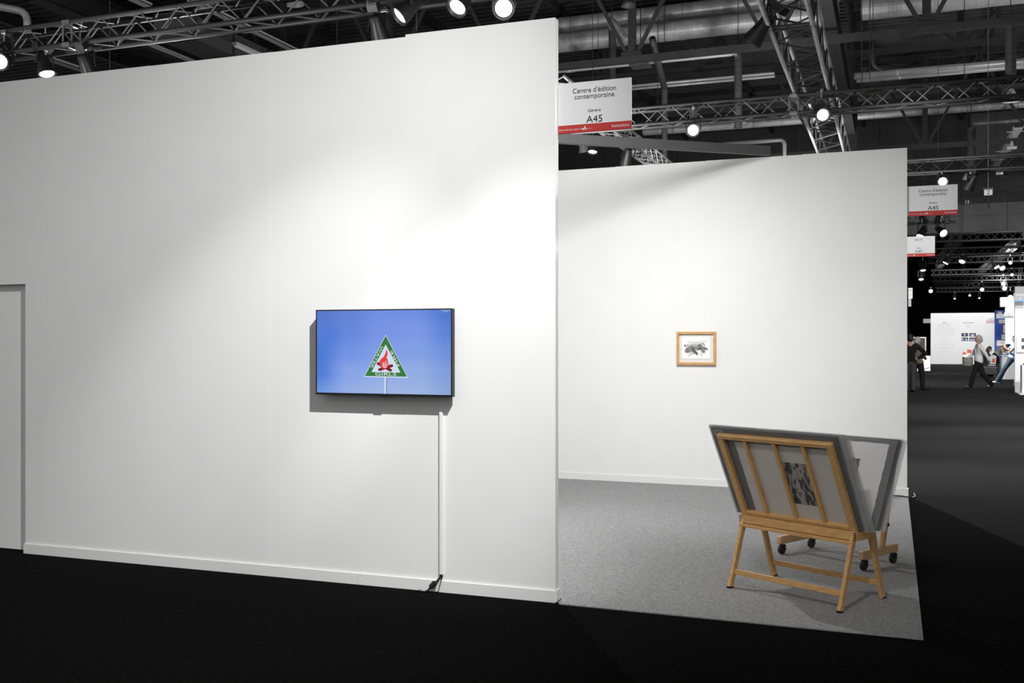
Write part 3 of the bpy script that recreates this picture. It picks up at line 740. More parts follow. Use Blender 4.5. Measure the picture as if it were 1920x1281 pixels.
girder(20.0, 7.30, 9.95, -13.5, 5.5, -4.94, 2.78, 'nearest dark steel roof girder with diagonals below the ducts')
girder(32.0, 7.30, 9.95, -3.5, 9.5, 3.85, 2.9, 'second dark steel roof girder seen right of the back wall top')
girder(26.0, 8.60, 10.0, -16, 8.5, 1.55, 2.9, 'upper dark steel roof girder between the two lower girders')
# girders along Y
def ybeam(x, z, y0, y1, w, h, label, m=STEEL2):
    t = thing('roof_beam', (x, y0, z), label, 'beam')
    MB().span((-w / 2, 0, -.012), (w / 2, y1 - y0, .012)).build('bottom_flange', m, t)
    MB().span((-.012, 0, .012), (.012, y1 - y0, h)).build('web', STEEL, t)
    MB().span((-w / 2, 0, h), (w / 2, y1 - y0, h + .024)).build('top_flange', STEEL, t)
    return t
p = on_z(1552, 20, 7.55)
ybeam(p.x, 7.55, 13, 31, .22, .5, 'dark roof beam running away beside the wide truss')
p = on_z(100, 15, 8.2); ybeam(p.x, 8.2, 15, 30, .35, .5, 'dark roof beam running away at the far left')
MB().span((-.15, 0, 0), (.15, .3, 10.1)).build('steel_column', STEEL, loc=on_y(1597, 150, 30.5) * 1, label='dark steel column standing behind the wide truss', cat='column').location.z = 0
for px, lb in ((143, 'dark steel post behind the left end of the near truss'), (338, 'dark steel post rising behind the near truss, left of the pale trays')):
    o = MB().span((-.13, 0, 0), (.13, .2, 3.1)).build('steel_post', STEEL, label=lb, cat='column'); o.location = on_y(px, 20, 21.0); o.location.z = 7.1
# purlins under the deck, running along Y
for i, x in enumerate((-22, -18.5, -15, -11.5, -8, -4.5, -1.0, 2.5, 6.0, 9.5)):
    MB().span((x - .06, 17, 9.98), (x + .06, 42, 10.18)).build('purlin', STEEL, kind='structure')

# ================================================================ ducts and pipes
def spiral(P, Q, r, label, m=GALV, pitch=.16, name='spiral_duct', n=24, ribs=True):
    if name == 'spiral_duct' and pitch == .16: pitch = .085
    P = Vector(P); Q = Vector(Q); L = (Q - P).length; q = (Q - P).to_track_quat('Z', 'Y').to_matrix().to_4x4()
    prof = []; z = 0
    while z < L:
        prof += [(r, z), (r, min(L, z + pitch * .82)), (r * 1.022, min(L, z + pitch * .87)), (r * 1.022, min(L, z + pitch * .96))] if ribs else [(r, z)]
        z += pitch if ribs else L
    prof.append((r, L))
    t = thing(name, P, label, 'duct')
    MB().lathe(prof, n, q).build('tube', m, t)
    k = 1.6
    while k < L - .3:
        c = (Q - P).normalized()
        MB().cyl(c * (k - .02), c * (k + .02), r * 1.05, n=n).build('joint_band', m, t)
        MB().cyl(c * k + Vector((0, 0, r)), c * k + Vector((0, 0, max(.2, 10.1 - P.z))), .006, n=5).build('hanger', STEEL, t)
        k += 3.2
    return t
def xduct(px, py, Y, r, x0, x1, label, **k):
    z = on_y(px, py, Y).z
    return spiral((x0, Y, z), (x1, Y, z), r, label, **k)
xduct(1250, 59, 24.0, .235, -9.5, -1.1, 'large ribbed galvanised duct, lower of the two behind the sign')
xduct(1250, 25, 24.6, .20, -9.5, -1.1, 'large ribbed galvanised duct, upper of the two behind the sign')
xduct(1690, 9, 24.0, .25, -.62, 4.8, 'large ribbed galvanised duct at the top right')
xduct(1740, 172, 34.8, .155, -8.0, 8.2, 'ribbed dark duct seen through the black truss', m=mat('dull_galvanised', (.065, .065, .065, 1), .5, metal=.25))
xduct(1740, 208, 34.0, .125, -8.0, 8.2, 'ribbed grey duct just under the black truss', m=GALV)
PIPE = mat('pale_pipe', (.62, .62, .62, 1), .38, metal=.3)
def pipe(pts, r, label, m=PIPE, bands=True):
    pts = [Vector(p) for p in pts]; t = thing('pipe_run', pts[0], label, 'pipe')
    # round the corners
    out = [pts[0]]
    for a, b, c in zip(pts, pts[1:], pts[2:]):
        d1 = (a - b).normalized(); d2 = (c - b).normalized(); k = min(r * 2.6, (a - b).length * .4, (c - b).length * .4)
        for s in range(6):
            u = s / 5; out.append(b + d1 * k * (1 - u) ** 2 + d2 * k * u ** 2)
    out.append(pts[-1])
    MB().sweep([p - pts[0] for p in out], r, n=14).build('tube', m, t, smooth=True)
    if bands:
        e = MB()
        for a, b in zip(pts, pts[1:]):
            L = (b - a).length; k = 1.0
            while k < L - .3: e.cyl(a + (b - a) * (k / L) - pts[0] - (b - a).normalized() * .02, a + (b - a) * (k / L) - pts[0] + (b - a).normalized() * .02, r * 1.08, n=14); k += 1.35
        if e.bm.verts: e.build('band', m, t)
        else: e.bm.free()
    c = (pts[0] + pts[1]) / 2 - pts[0]; MB().cyl(c, (c.x, c.y, 10.26 - pts[0].z), .006, n=5).build('hanger', STEEL, t)
    return t
def xp(px, py, Y): return on_y(px, py, Y)
z = xp(1300, 107.5, 21).z
a = xp(1040, 133, 21); b = xp(1384, 99, 21); pipe([(a.x - 2, 21, z), (b.x, 21, z), (b.x, 21, z - .3)], .055, 'pale pipe turning down at an elbow under the roof chord')
z = xp(1300, 151, 25).z; a = xp(1180, 163, 25); pipe([(a.x - 1.5, 25, z), (xp(1452, 136, 25).x, 25, z)], .036, 'upper of two pale pipes side by side behind the sign')
z = xp(1300, 156.8, 25.12).z; pipe([(a.x - 1.5, 25.12, z), (xp(1452, 136, 25).x, 25.12, z)], .034, 'lower of two pale pipes side by side behind the sign')
z = xp(1740, 131, 26).z; pipe([(xp(1601, 141, 26).x, 26, z), (8.5, 26, z)], .085, 'thick pale pipe with a cut end over the black truss at right')
z = xp(1740, 139.5, 26.3).z; pipe([(xp(1606, 147, 26.3).x, 26.3, z), (8.5, 26.3, z)], .062, 'thinner pale pipe below the thick one with cut end')
z = xp(1420, 266, 30).z; pipe([(xp(1355, 271, 30).x, 30, z), (xp(1471, 263, 30).x, 30, z), (xp(1471, 263, 30).x, 30, z - 2.2)], .06, 'pale pipe with an elbow just above the back wall top', bands=False)
z = xp(1870, 229, 36).z; pipe([(xp(1824, 235, 36).x, 36, z), (9.6, 36, z)], .06, 'pale pipe before the grey cladding at far right')
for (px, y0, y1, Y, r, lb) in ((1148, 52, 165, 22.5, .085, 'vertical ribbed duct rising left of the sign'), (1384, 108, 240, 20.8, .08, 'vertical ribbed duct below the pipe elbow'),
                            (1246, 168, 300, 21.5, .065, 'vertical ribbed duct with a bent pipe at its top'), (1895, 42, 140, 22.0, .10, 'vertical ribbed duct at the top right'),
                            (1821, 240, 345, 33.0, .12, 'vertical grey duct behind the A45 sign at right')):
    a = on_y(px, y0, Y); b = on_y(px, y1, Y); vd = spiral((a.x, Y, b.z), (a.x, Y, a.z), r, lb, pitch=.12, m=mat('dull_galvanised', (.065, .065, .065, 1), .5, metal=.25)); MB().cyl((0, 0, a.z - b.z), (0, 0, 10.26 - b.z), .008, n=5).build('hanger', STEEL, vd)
a = on_y(1246, 166, 21.5); pipe([a, (a.x, 20.3, a.z + .75)], .07, 'short slanting pipe running down to the vertical duct', bands=False, m=MATS['dull_galvanised'])
a = on_y(1148, 54, 22.5); pipe([a, (a.x + .05, 22.1, a.z + .1), (a.x + 0.55, 21.6, a.z - .55)], .085, 'slanting duct branch beside the roof post', bands=False, m=GALV)
a = on_y(1637, 66, 22); b = on_y(1637, 122, 22); pipe([a, b, b + Vector((.15, 0, -.12))], .04, 'short vertical drain pipe with an elbow at right', bands=False, m=MATS['dull_galvanised'])
a = on_z(13, 7, 8.3); pipe([a + Vector((-.9, -.3, .1)), on_z(50, 22, 8.3), on_z(50, 22, 8.3) + Vector((.03, 0, -.45))], .075, 'pale bent duct at the far top left', m=PIPE)
# square diffuser and rectangular duct
dpp = on_y(1201, 124, 20.6)
dp = thing('air_diffuser', dpp, 'pale square air diffuser plate under the roof chord', 'diffuser')
MB().box((0, 0, 0), (.42, .42, .025), bev=.008).build('plate', mat('diffuser_grey', (.06, .06, .06, 1), .6), dp); MB().box((0, 0, .1), (.28, .28, .2)).build('neck', STEEL, dp)
MB().cyl((0, 0, .1), (0, 0, 10.26 - dpp.z), .01, n=6).build('hanger', STEEL, dp)
p = on_z(330, 72, 7.9)
rd = thing('rectangular_duct', (p.x, 17, 7.9), 'dark grey rectangular duct running away behind the near truss', 'duct')
MB().span((-.45, 0, 0), (.35, 8, .5)).build('casing', mat('duct_grey', (.09, .09, .09, 1), .6, noise=.15), rd)
for k in range(6): MB().span((-.47, 1.3 * k + .3, -.02), (.37, 1.3 * k + .36, .52)).build('seam_flange', STEEL2, rd)
for dx in (-.85, -.75): MB().bar((dx, 0, .0), (dx, 8, .0), .03, .05).build('side_rail', GALV, rd)

# trays and lamps hanging from the roof
def tray(px, py, Z, y0, y1, w, label, rails=True):
    x = on_z(px, py, Z).x; t = thing('cable_tray', (x, y0, Z), label, 'tray')
    MB().span((-w / 2, 0, 0), (w / 2, y1 - y0, .015)).span((-w / 2, 0, 0), (-w / 2 + .012, y1 - y0, .06)).span((w / 2 - .012, 0, 0), (w / 2, y1 - y0, .06)).build('channel', TRAY, t)
    for u in (.2, y1 - y0 - .2): MB().cyl((0, u, .0), (0, u, 10.26 - Z), .006, n=5).build('hanger', STEEL, t)
    if rails:
        k = .4
        while k < y1 - y0: MB().span((-w / 2 - .14, k, -.03), (w / 2 + .04, k + .05, -.004)).build('cross_bar', TRAY, t); k += 1.6
    return t
def yr(px, py, Z): return on_z(px, py, Z).y
tray(480, 62, 8.3, yr(350, 4, 8.3), yr(570, 103, 8.3) + .5, .19, 'pale tray running away between the near truss and the wall top')
tray(262, 6, 8.3, yr(236, -8, 8.3), yr(284, 12, 8.3), .22, 'short pale tray at the top left above the near truss', rails=False)
tray(120, 122, 7.6, yr(80, 108, 7.6), yr(165, 139, 7.6) + 1, .2, 'pale tray low at the far left beneath the near truss', rails=False)
tray(1897, 262, 7.6, yr(1912, 240, 7.6), yr(1866, 312, 7.6), .26, 'pale tray at the right edge under the roof')
tray(1230, 304, 7.2, yr(1212, 284, 7.2), yr(1262, 330, 7.2), .2, 'pale tray seen below the corner brace')
def fluor(px, py, Z, y0, y1, label):
    x = on_z(px, py, Z).x; t = thing('batten_light', (x, y0, Z), label, 'lamp')
    MB().span((-.06, 0, 0), (.06, y1 - y0, .06), bev=.01).build('housing', TRAY, t)
    for s in (-1, 1): MB().cyl((s * .03, .05, -.015), (s * .03, y1 - y0 - .05, -.015), .016).build('tube', mat('unlit_tube', (.8, .8, .8, 1), .3), t)
    MB().span((-.05, -.02, -.01), (.05, 0, .05)).build('end_cap', GEAR, t)
    MB().cyl((0, .3, .06), (0, .3, 10.26 - Z), .006, n=5).build('wire', STEEL, t)
fluor(458, 92, 7.6, yr(438, 84, 7.6), yr(500, 110, 7.6), 'unlit batten light pointing away above the wall top')
def highbay(p, r, label, dark=False):
    t = thing('high_bay_lamp', p, label, 'lamp')
    m = mat('bell_grey', (.05, .05, .05, 1), .5) if dark else mat('bell_white', (.75, .75, .75, 1), .5)
    MB().lathe([(r * .18, r * 1.5), (r * .3, r * 1.35), (r * .75, r * .5), (r, 0), (r * .97, 0), (r * .7, r * .48), (r * .2, r * 1.2)], 28).build('bell', m, t, smooth=True)
    MB().ball((0, 0, r * .7), r * .25).build('bulb', mat('unlit_bulb', (.5, .5, .5, 1), .3), t)
    MB().cyl((0, 0, r * 1.45), (0, 0, 10.26 - p[2]), .02, n=6).build('stem', STEEL, t)
highbay(on_y(549, 8, 21.5), .28, 'white bell lamp hanging above the near truss')
highbay(on_y(1178, 12, 19.2), .145, 'dark bell lamp hanging at the top beside the roof post', True)
highbay(on_y(1385, 234, 28), .23, 'white bell lamp hanging just under the black truss')
highbay(on_y(1896, 190, 30), .23, 'white bell lamp hanging at the right edge under the black truss')
highbay(on_y(1818, 336, 37.5), .24, 'white bell lamp behind the unlit spotlight over the second A45 sign')
# motor with chains left
mt = thing('chain_hoist', on_y(133, 22, 17), 'black chain hoist with tangled cables above the near truss at left', 'hoist')
MB().box((0, 0, .0), (.16, .16, .30), bev=.03).build('body', BLACK, mt); MB().cyl((0, 0, .1), (0, 0, 10.26 - mt.location.z), .008).build('chain', STEEL, mt)
MB().cyl((-.07, -.1, .05), (-.07, .1, .05), .06).build('gear_cover', CAN, mt)
for k in range(4): MB().sweep([(.05 * math.cos(k), .05 * math.sin(k), .1), (.15 * math.cos(k * 2), -.1, -.1 - .05 * k), (.1 * math.cos(k * 3), -.05, -.22), (-.05, 0, -.35 - .1 * k)], .009, n=6).build('cable', RUBBER, mt)
# thin suspension wires
for i, (px, y0, y1, Y, lb) in enumerate(((1616, 60, 160, 14.3, 'thin chain rising from the black truss right of the wide truss'), (1631, 60, 158, 14.3, 'second thin wire rising from the black truss'),
        (781, 5, 58, 8.3, 'thin wire hanging beside the tilted spotlight'), (206, 100, 132, 12, 'thin wire behind the near truss at left'))):
    a = on_y(px, y0, Y); b = on_y(px, y1, Y); MB().cyl(b, (b.x, b.y, a.z + 1.5), .006, n=6).build('suspension_wire', STEEL2, label=lb, cat='wire')

# ================================================================ far booths at the end of the aisle
YF = 71.5
wl = on_y(1745, 683, YF).x; wr = on_y(1865, 683, YF).x; wt = on_y(1800, 587, YF).z
wf = thing('exhibition_wall', (0, YF, 0), 'far white exhibition wall with lines of text and four small photographs', 'wall')
nP = 4
for k in range(nP):
    MB().span((wl + (wr - wl) * k / nP + .0006, 0, 0), (wl + (wr - wl) * (k + 1) / nP - .0006, .1, wt), bev=.001).build('panel', WHITE2, wf)
def fbar(x0, x1, y0, y1, m, name, parent=wf, Y=YF, d=.006):
    a = on_y(x0, y1, Y); b = on_y(x1, y0, Y)
    return MB().span((a.x - parent.location.x, -d, a.z - parent.location.z), (b.x - parent.location.x, .0, b.z - parent.location.z)).build(name, m, parent)
FAINT = mat('wall_text_grey', (.50, .50, .50, 1), .8); FAINT2 = mat('wall_text_dark', (.30, .30, .30, 1), .8)
tx = MB()
def line(mb, xc, w, y, hh):
    # a line of running text as separate words
    x = xc - w / 2
    while x < xc + w / 2:
        ww = random.uniform(1.0, 3.2); a = on_y(x, y + hh / 2, YF); b = on_y(min(x + ww, xc + w / 2), y - hh / 2, YF)
        mb.span((a.x, -.004, a.z), (b.x, 0, b.z)); x += ww + .5
for xc, w, y, hh in ((1771, 26, 608.7, .5), (1770, 26, 612.4, .5), (1772, 36, 617.5, .5), (1772, 36, 621.5, .5), (1771, 36, 626.5, .5), (1771, 36, 629, .4),
                     (1770, 22, 636.5, .5), (1771, 24, 641, .4), (1771, 36, 645.5, .5), (1771, 38, 649, .4), (1771, 38, 653, .5), (1770, 18, 658, .4),
                     (1816, 16, 608.5, .4), (1815, 8, 610.5, .4), (1815, 8, 612.5, .4), (1816, 7, 615, .4)): line(tx, xc, w, y, hh)
tx.build('wall_text', FAINT, wf, kind='stuff')
tx = MB(); line(tx, 1771, 8, 605.3, 1.2); line(tx, 1816, 21, 605.3, 1.2); tx.build('wall_heading', FAINT2, wf, kind='stuff')
PHD = mat('photo_dark', (.035, .035, .06, 1), .5); PHL = mat('photo_light', (.55, .56, .85, 1), .5)
for i, (xa, ya) in enumerate(((1802.6, 624.8), (1817.3, 624.8), (1802.6, 633.2), (1817.3, 633.2))):
    ph = thing('wall_photograph', (on_y(xa, ya, YF).x, YF - .008, on_y(xa, ya + 6.3, YF).z), ['upper left', 'upper right', 'lower left', 'lower right'][i] + ' of the four small photographs on the far white wall', 'photograph', group='photographs on the far wall')
    w_ = on_y(xa + 12.6, ya, YF).x - on_y(xa, ya, YF).x; h_ = on_y(xa, ya, YF).z - on_y(xa, ya + 6.3, YF).z
    MB().span((0, 0, 0), (w_, .006, h_)).build('sheet', PHD, ph)
    for a in ((.36, .22, .62, .78), (.2, .1, .8, .7), (.05, .2, .3, .8), (.1, .15, .45, .6))[i:i + 1] + (((.5, .15, .9, .6),) if i > 1 else ()):
        MB().lathe([(0, -.004), (.5, -.004), (.52, 0)], 14, Matrix.Translation((w_ * (a[0] + a[2]) / 2, 0, h_ * (a[1] + a[3]) / 2)) @ Matrix.Diagonal((w_ * (a[2] - a[0]), 1, h_ * (a[3] - a[1]), 1)) @ Matrix.Rotation(-math.pi / 2, 4, 'X')).build('picture_patch', PHL, ph)
# plate with two red lines hung in front of the white wall
def plate(x0, x1, y0, y1, Y, label, band=None, lines=1, m=None, name='hanging_sign', grp=None):
    a = on_y(x0, y1, Y); b = on_y(x1, y0, Y); w_, h_ = b.x - a.x, b.z - a.z
    t = thing(name, (a.x, Y, a.z), label, 'sign', group=grp)
    MB().span((0, -.01, 0), (w_, .01, h_)).build('panel', m or SIGNW, t)
    if band: MB().span((0, -.013, 0), (w_, .013, h_ * .15)).build('colour_band', band, t)
    e = MB()
    for k in range(lines): e.span((w_ * .2, -.0125, h_ * (.72 - .16 * k)), (w_ * .8, -.0105, h_ * (.80 - .16 * k)))
    e.span((w_ * .42, -.0125, h_ * .28), (w_ * .58, -.0105, h_ * .42)); e.build('small_print', mat('sign_print_pale', (.45, .45, .47, 1), .8), t, kind='stuff')
    return t
plate(1849.3, 1864, 594, 602, 66, 'pale sign hung before the right end of the far white wall')
ln = thing('red_lettering', on_y(1849.5, 605, YF) + Vector((0, -.01, 0)), 'two lines of red lettering at the right end of the far white wall', 'sign')
for k in range(2):
    e = MB(); x = 0
    while x < .50: ww = random.uniform(.04, .1); e.span((x, -.004, .0 + .075 - k * .10), (x + ww, 0, .058 + .075 - k * .10)); x += ww + .018
    e.build('text_line', mat('red_letter', (.62, .08, .08, 1), .7), ln)
plate(1731, 1745, 598, 606, 62, 'grey sign left of the far white wall', m=mat('sign_grey', (.42, .42, .42, 1), .7))
plate(1703, 1711, 540, 560, 30.0, 'white sign edge showing above at the end of the back wall')
plate(1703, 1708.5, 559, 575, 34.0, 'lower white sign edge showing at the end of the back wall')
# blue wall with hung drawings
YB = 62.0
bl = thing('blue_wall', on_y(1865, 668, YB), 'saturated blue exhibition wall at the right of the far white wall', 'wall')
bl.location.z = 0
MB().span((0, 0, 0), (on_y(1893, 600, YB).x - bl.location.x, .1, on_y(1866, 582, YB).z)).build('panel', mat('blue_wall_paint', (.035, .105, .52, 1), .7), bl)
for i, (x0, x1, y0, y1, lb) in enumerate(((1870, 1879, 584, 591, 'topmost small white drawing on the blue wall'), (1872.5, 1888, 599, 607, 'white drawing on the blue wall under the grey sign'), (1880.5, 1890, 609, 625, 'tall white drawing on the blue wall'),
        (1877.5, 1890, 627, 637, 'small white drawing on the blue wall, third from the bottom'), (1868.5, 1890, 638, 649, 'wide white drawing on the blue wall with faint marks'), (1874, 1890, 650, 662, 'lowest white drawing on the blue wall'))):
    a = on_y(x0, y1, YB - .03); b = on_y(x1, y0, YB - .03)
    t = thing('framed_drawing', (a.x, YB - .03, a.z), lb, 'picture', group='drawings on the blue wall')
    MB().span((0, 0, 0), (b.x - a.x, .028, b.z - a.z)).build('frame', WOOD2, t); MB().span((.02, -.004, .02), (b.x - a.x - .02, 0, b.z - a.z - .02)).build('sheet', SIGNW, t)
    MB().span(((b.x - a.x) * .4, -.006, (b.z - a.z) * .4), ((b.x - a.x) * .55, -.004, (b.z - a.z) * .6)).build('mark', CLOUD, t)
plate(1868, 1884.5, 588.5, 598, 55, 'grey sign with thin blue band before the blue wall', band=BLUEB, m=mat('sign_grey2', (.55, .55, .56, 1), .7))
plate(1883, 1900, 585.5, 596, 46, 'pale sign with blue band between blue wall and white pylon', band=BLUEB)
# grey white partition and pylon on the right
YG = 51.0
gw = thing('partition_wall', (on_y(1885, 690, YG).x, YG, 0), 'pale grey partition behind the leaning person', 'wall')
MB().span((0, 0, 0), (2.2, .1, on_y(1890, 573, YG).z)).build('panel', WHITE2, gw)
sb_ = thing('sign_box', on_y(1876, 575.5, 44), 'white sign box below the glaring lamp at right', 'sign')
MB().span((0, 0, 0), (1.2, .3, .38)).build('box', SIGNW, sb_)
YP = 33.2
py_ = thing('booth_wall', (on_y(1903, 723, YP).x, YP, 0), 'bright white booth wall cut by the right picture edge', 'wall')
MB().span((0, 0, 0), (4.0, .12, on_y(1903, 562, YP).z)).build('panel', WHITE2, py_)
MB().span((py_.location.x, YP - 1.2, 0), (py_.location.x + 4.0, YP - .002, .03)).build('floor_platform', WHITE2, label='thin white platform edge on the floor before the booth wall at right', cat='platform')
tp = thing('white_pylon', (on_y(1903, 560, 38).x, 38, 0), 'tall white pylon rising above the booth wall at the right edge', 'pylon')
MB().span((0, 0, 0), (2.0, .2, on_y(1903, 537.5, 38).z)).build('panel', WHITE2, tp)
plate(1900.5, 1926, 549.5, 565.5, 32.8, 'grey sign with blue band at the right edge before the pylon', band=BLUEB, m=mat('sign_grey3', (.27, .27, .28, 1), .7), lines=1)
fp = thing('framed_print', on_y(1906, 661, YP - .02) , 'white framed print with two grey bars on the booth wall at right', 'picture')
MB().span((0, -.03, 0), (.60, .0, .48)).build('frame', WHITE2, fp)
for zz in (.10, .31): MB().span((.13, -.034, zz), (.5, -.03, zz + .11)).build('print_bar', mat('print_grey', (.09, .10, .11, 1), .7), fp)
pd = thing('plinth', on_y(1914.5, 724, 32.5), 'white plinth before the booth wall at the right edge', 'plinth'); pd.location.y = 32.3; pd.location.z = .03
MB().span((0, 0, 0), (.5, .4, .82), bev=.01).build('body', WHITE2, pd)
MB().sweep([(.03, .1, .835), (.08, .12, .86), (.14, .14, .85), (.2, .15, .84)], .018).build('small_sculpture', mat('dark_bronze', (.05, .05, .05, 1), .4), label='small dark curled object on the white plinth', cat='sculpture').location = pd.location
# reception counter
YC = 44.5
ct = thing('white_counter', (on_y(1878, 720, YC).x, YC, 0), 'white draped counter standing before the pale partition', 'counter')
w_ = on_y(1903.5, 700, YC).x - on_y(1878, 700, YC).x
MB().span((0, 0, 0), (w_, .7, .94), bev=.01).build('body', WHITE2, ct)
for k in range(9): MB().cyl((.03 + k * .05, -.004, 0), (.03 + k * .05, -.004, .93), .02, n=8).build('drape_fold', WHITE2, ct)
MB().span((-.02, -.03, .94), (w_ + .02, .72, .97)).build('top', WHITE2, ct)
fs = thing('flower_bowl', ct.location + Vector((.35, .3, .97)), 'bowl of small white and pink flowers on the white counter', 'flowers')
MB().lathe([(0, 0), (.05, 0), (.09, .07), (.085, .07), (.04, .01)], 16).build('bowl', WHITE2, fs)
e = MB()
for k in range(26): e.ball((random.gauss(0, .08), random.gauss(0, .06), .1 + abs(random.gauss(0, .08))), .022, n=6)
e.build('petals', mat('petal', (.75, .62, .64, 1), .8), fs, kind='stuff')
e = MB()
for k in range(8): e.ball((random.gauss(0, .08), random.gauss(0, .06), .12 + abs(random.gauss(0, .06))), .018, n=6)
e.build('dark_leaves', mat('dark_leaf', (.05, .06, .05, 1), .8), fs, kind='stuff')
bt = thing('blue_tray', ct.location + Vector((.05, .1, .97)), 'blue tray with green leaflets at the left end of the counter', 'tray')
MB().span((-.03, 0, 0), (.14, .2, .03)).build('tray', mat('tray_blue', (.05, .12, .5, 1), .6), bt); MB().span((0, .05, .03), (.12, .16, .1)).build('leaflets', mat('leaflet_green', (.5, .62, .42, 1), .7), bt)
# small pedestal with red cards
YS = 68.0
po = on_y(1805.5, 683, YS); po.z = 0
ps = thing('grey_pedestal', po, 'low grey pedestal before the far white wall', 'pedestal')
MB().lathe([(0, 0), (.30, 0), (.30, .5), (.27, .52), (0, .52)], 18, Matrix.Translation((.28, .25, 0))).build('body', mat('speckled_grey', (.18, .18, .17, 1), .8, noise=.6, scale=9), ps)
MB().span((.02, .0, .52), (.56, .5, .60)).build('top', WHITE2, ps)
for k, (dx, zz, w2, h2, lb) in enumerate(((.0, .60, .17, .22, 'smaller red and orange card on the grey pedestal'), (.24, .66, .25, .32, 'larger red and orange card on the grey pedestal'), (.46, .60, .1, .14, 'small white card at the end of the pedestal'))):
    c = thing('display_card', po + Vector((dx, .1, zz - .0)), lb, 'card')
    MB().span((0, 0, -.06), (w2, .02, h2)).build('card', SIGNW, c)
    if k < 2: MB().span((0, -.004, h2 * .25), (w2, 0, h2)).build('red_print', mat('card_red', (.55, .10, .07, 1), .7), c); MB().span((0, -.0045, h2 * .25), (w2, 0, h2 * .42)).build('orange_print', mat('card_orange', (.8, .33, .12, 1), .7), c)
# display case and white crate at the left of the aisle
YD = 55.0
a = on_y(1700, 684, YD); b = on_y(1736.5, 632, YD)
dc = thing('display_case', (a.x, YD, 0), 'white framed display cabinet at the far left of the aisle', 'cabinet')
W_, H_ = b.x - a.x, b.z
MB().span((0, .3, .1), (W_, .34, H_)).build('back_panel', mat('cabinet_panel', (.30, .28, .27, 1), .6), dc)
MB().span((W_ - .30, .1, .1), (W_ - .08, .29, H_ - .1)).build('dark_door', mat('cabinet_dark', (.03, .022, .02, 1), .4), dc)
MB().span((0, 0, H_ - .06), (W_, .34, H_)).build('frame_bar', WHITE2, dc); MB().span((W_ - .06, 0, 0), (W_, .34, H_ - .06)).build('frame_bar', WHITE2, dc); MB().span((W_ - .40, 0, 0), (W_ - .36, .34, H_ - .06)).build('frame_bar', WHITE2, dc)
MB().span((0, 0, 0), (W_ - .06, .34, .1)).build('plinth', WHITE2, dc)
YX = 52.0
cr = thing('white_crate', on_y(1720, 684, YX), 'white wheeled crate before the display cabinet', 'crate'); cr.location.z = .06
w_ = on_y(1744.5, 684, YX).x - cr.location.x
MB().span((0, 0, .03), (w_, .5, .76), bev=.012).build('body', WHITE2, cr); MB().bar((w_ * .42, -.012, .10), (w_ * .98, -.012, .22), .012, .03, up=(0, 1, 0)).build('strap', GEAR, cr)
MB().span((w_ * .1, -.006, .2), (w_ * .4, 0, .62)).build('recess', mat('crate_grey', (.35, .35, .35, 1), .7), cr)
for x in (.1, w_ - .1):
    for y in (.08, .42): MB().cyl((x - .02, y, 0), (x + .02, y, 0), .06, n=12).build('wheel', BLACK, cr)
# trolley case
YT = 46.5
a = on_y(1839.5, 701, YT)
tr = thing('trolley_case', (a.x, YT, 0), 'grey flight case on orange castors beside the bending person', 'case')
w_ = on_y(1869, 700, YT).x - a.x
MB().span((0, 0, .13), (w_, .5, .44), bev=.01).build('body', mat('case_grey', (.075, .075, .078, 1), .6), tr); MB().span((-.005, -.005, .40), (w_ + .005, .505, .45)).build('lid', mat('case_edge', (.16, .16, .16, 1), .5), tr)
for x in (.07, w_ - .07):
    for y in (.08, .42):
        c = MB().cyl((x - .02, y, .055), (x + .02, y, .055), .055, n=12).build('castor', mat('castor_orange', (.45, .20, .06, 1), .6), tr); MB().box((x, y, .115), (.05, .06, .03)).build('bracket', GEAR, c)
bk = thing('stack_of_books', (a.x + .26, YT + .1, .45), 'white and dark books lying on the grey flight case', 'books')
MB().span((0, 0, 0), (.28, .2, .04)).build('book', mat('book_dark', (.04, .03, .03, 1), .6), bk); MB().box((.15, .1, .06), (.26, .18, .035), (0, 0, .25)).build('book', SIGNW, bk)
bg = thing('paper_bag', (a.x + .50, YT + .9, .55), 'white and orange paper bags on the flight case behind the seated person', 'bag')
MB().poly([(-.12, 0, 0), (.14, 0, 0), (.17, 0, .34), (.05, 0, .40), (-.14, 0, .30)], (0, .14, 0)).build('bag', SIGNW, bg); MB().poly([(-.02, -.003, .06), (.11, -.003, .05), (.12, -.003, .22), (.02, -.003, .24)], (0, .002, 0)).build('orange_print', mat('bag_orange', (.75, .17, .05, 1), .7), bg)
MB().span((-.45, -.1, -.55), (.4, .3, 0), bev=.01).build('side_table', mat('table_dark', (.02, .03, .04, 1), .6), label='dark low table carrying the paper bags', cat='table').location = bg.location

# ================================================================ people
SKIN = mat('skin', (.50, .29, .20, 1), .6); HAIRD = mat('dark_hair', (.012, .009, .008, 1), .6); HAIRG = mat('grey_hair', (.42, .40, .37, 1), .7)
def mould(mb, name, m, voxel, parent, sm=6):
    me = mb.mesh(name, m); o = put(name, me, parent)
    r = o.modifiers.new('r', 'REMESH'); r.mode = 'VOXEL'; r.voxel_size = voxel
    s = o.modifiers.new('s', 'SMOOTH'); s.iterations = sm; s.factor = .5
    dg = bpy.context.evaluated_depsgraph_get(); dg.update()
    n = bpy.data.meshes.new_from_object(o.evaluated_get(dg)); o.modifiers.clear(); o.data = n
    if not n.materials: n.materials.append(m)
    for p in n.polygons: p.use_smooth = True
    return o
def chain(mb, pts):
    for i, (p, r) in enumerate(pts):
        mb.ball(p, r, n=12)
        if i: mb.cyl(pts[i - 1][0], p, pts[i - 1][1], r, n=12)
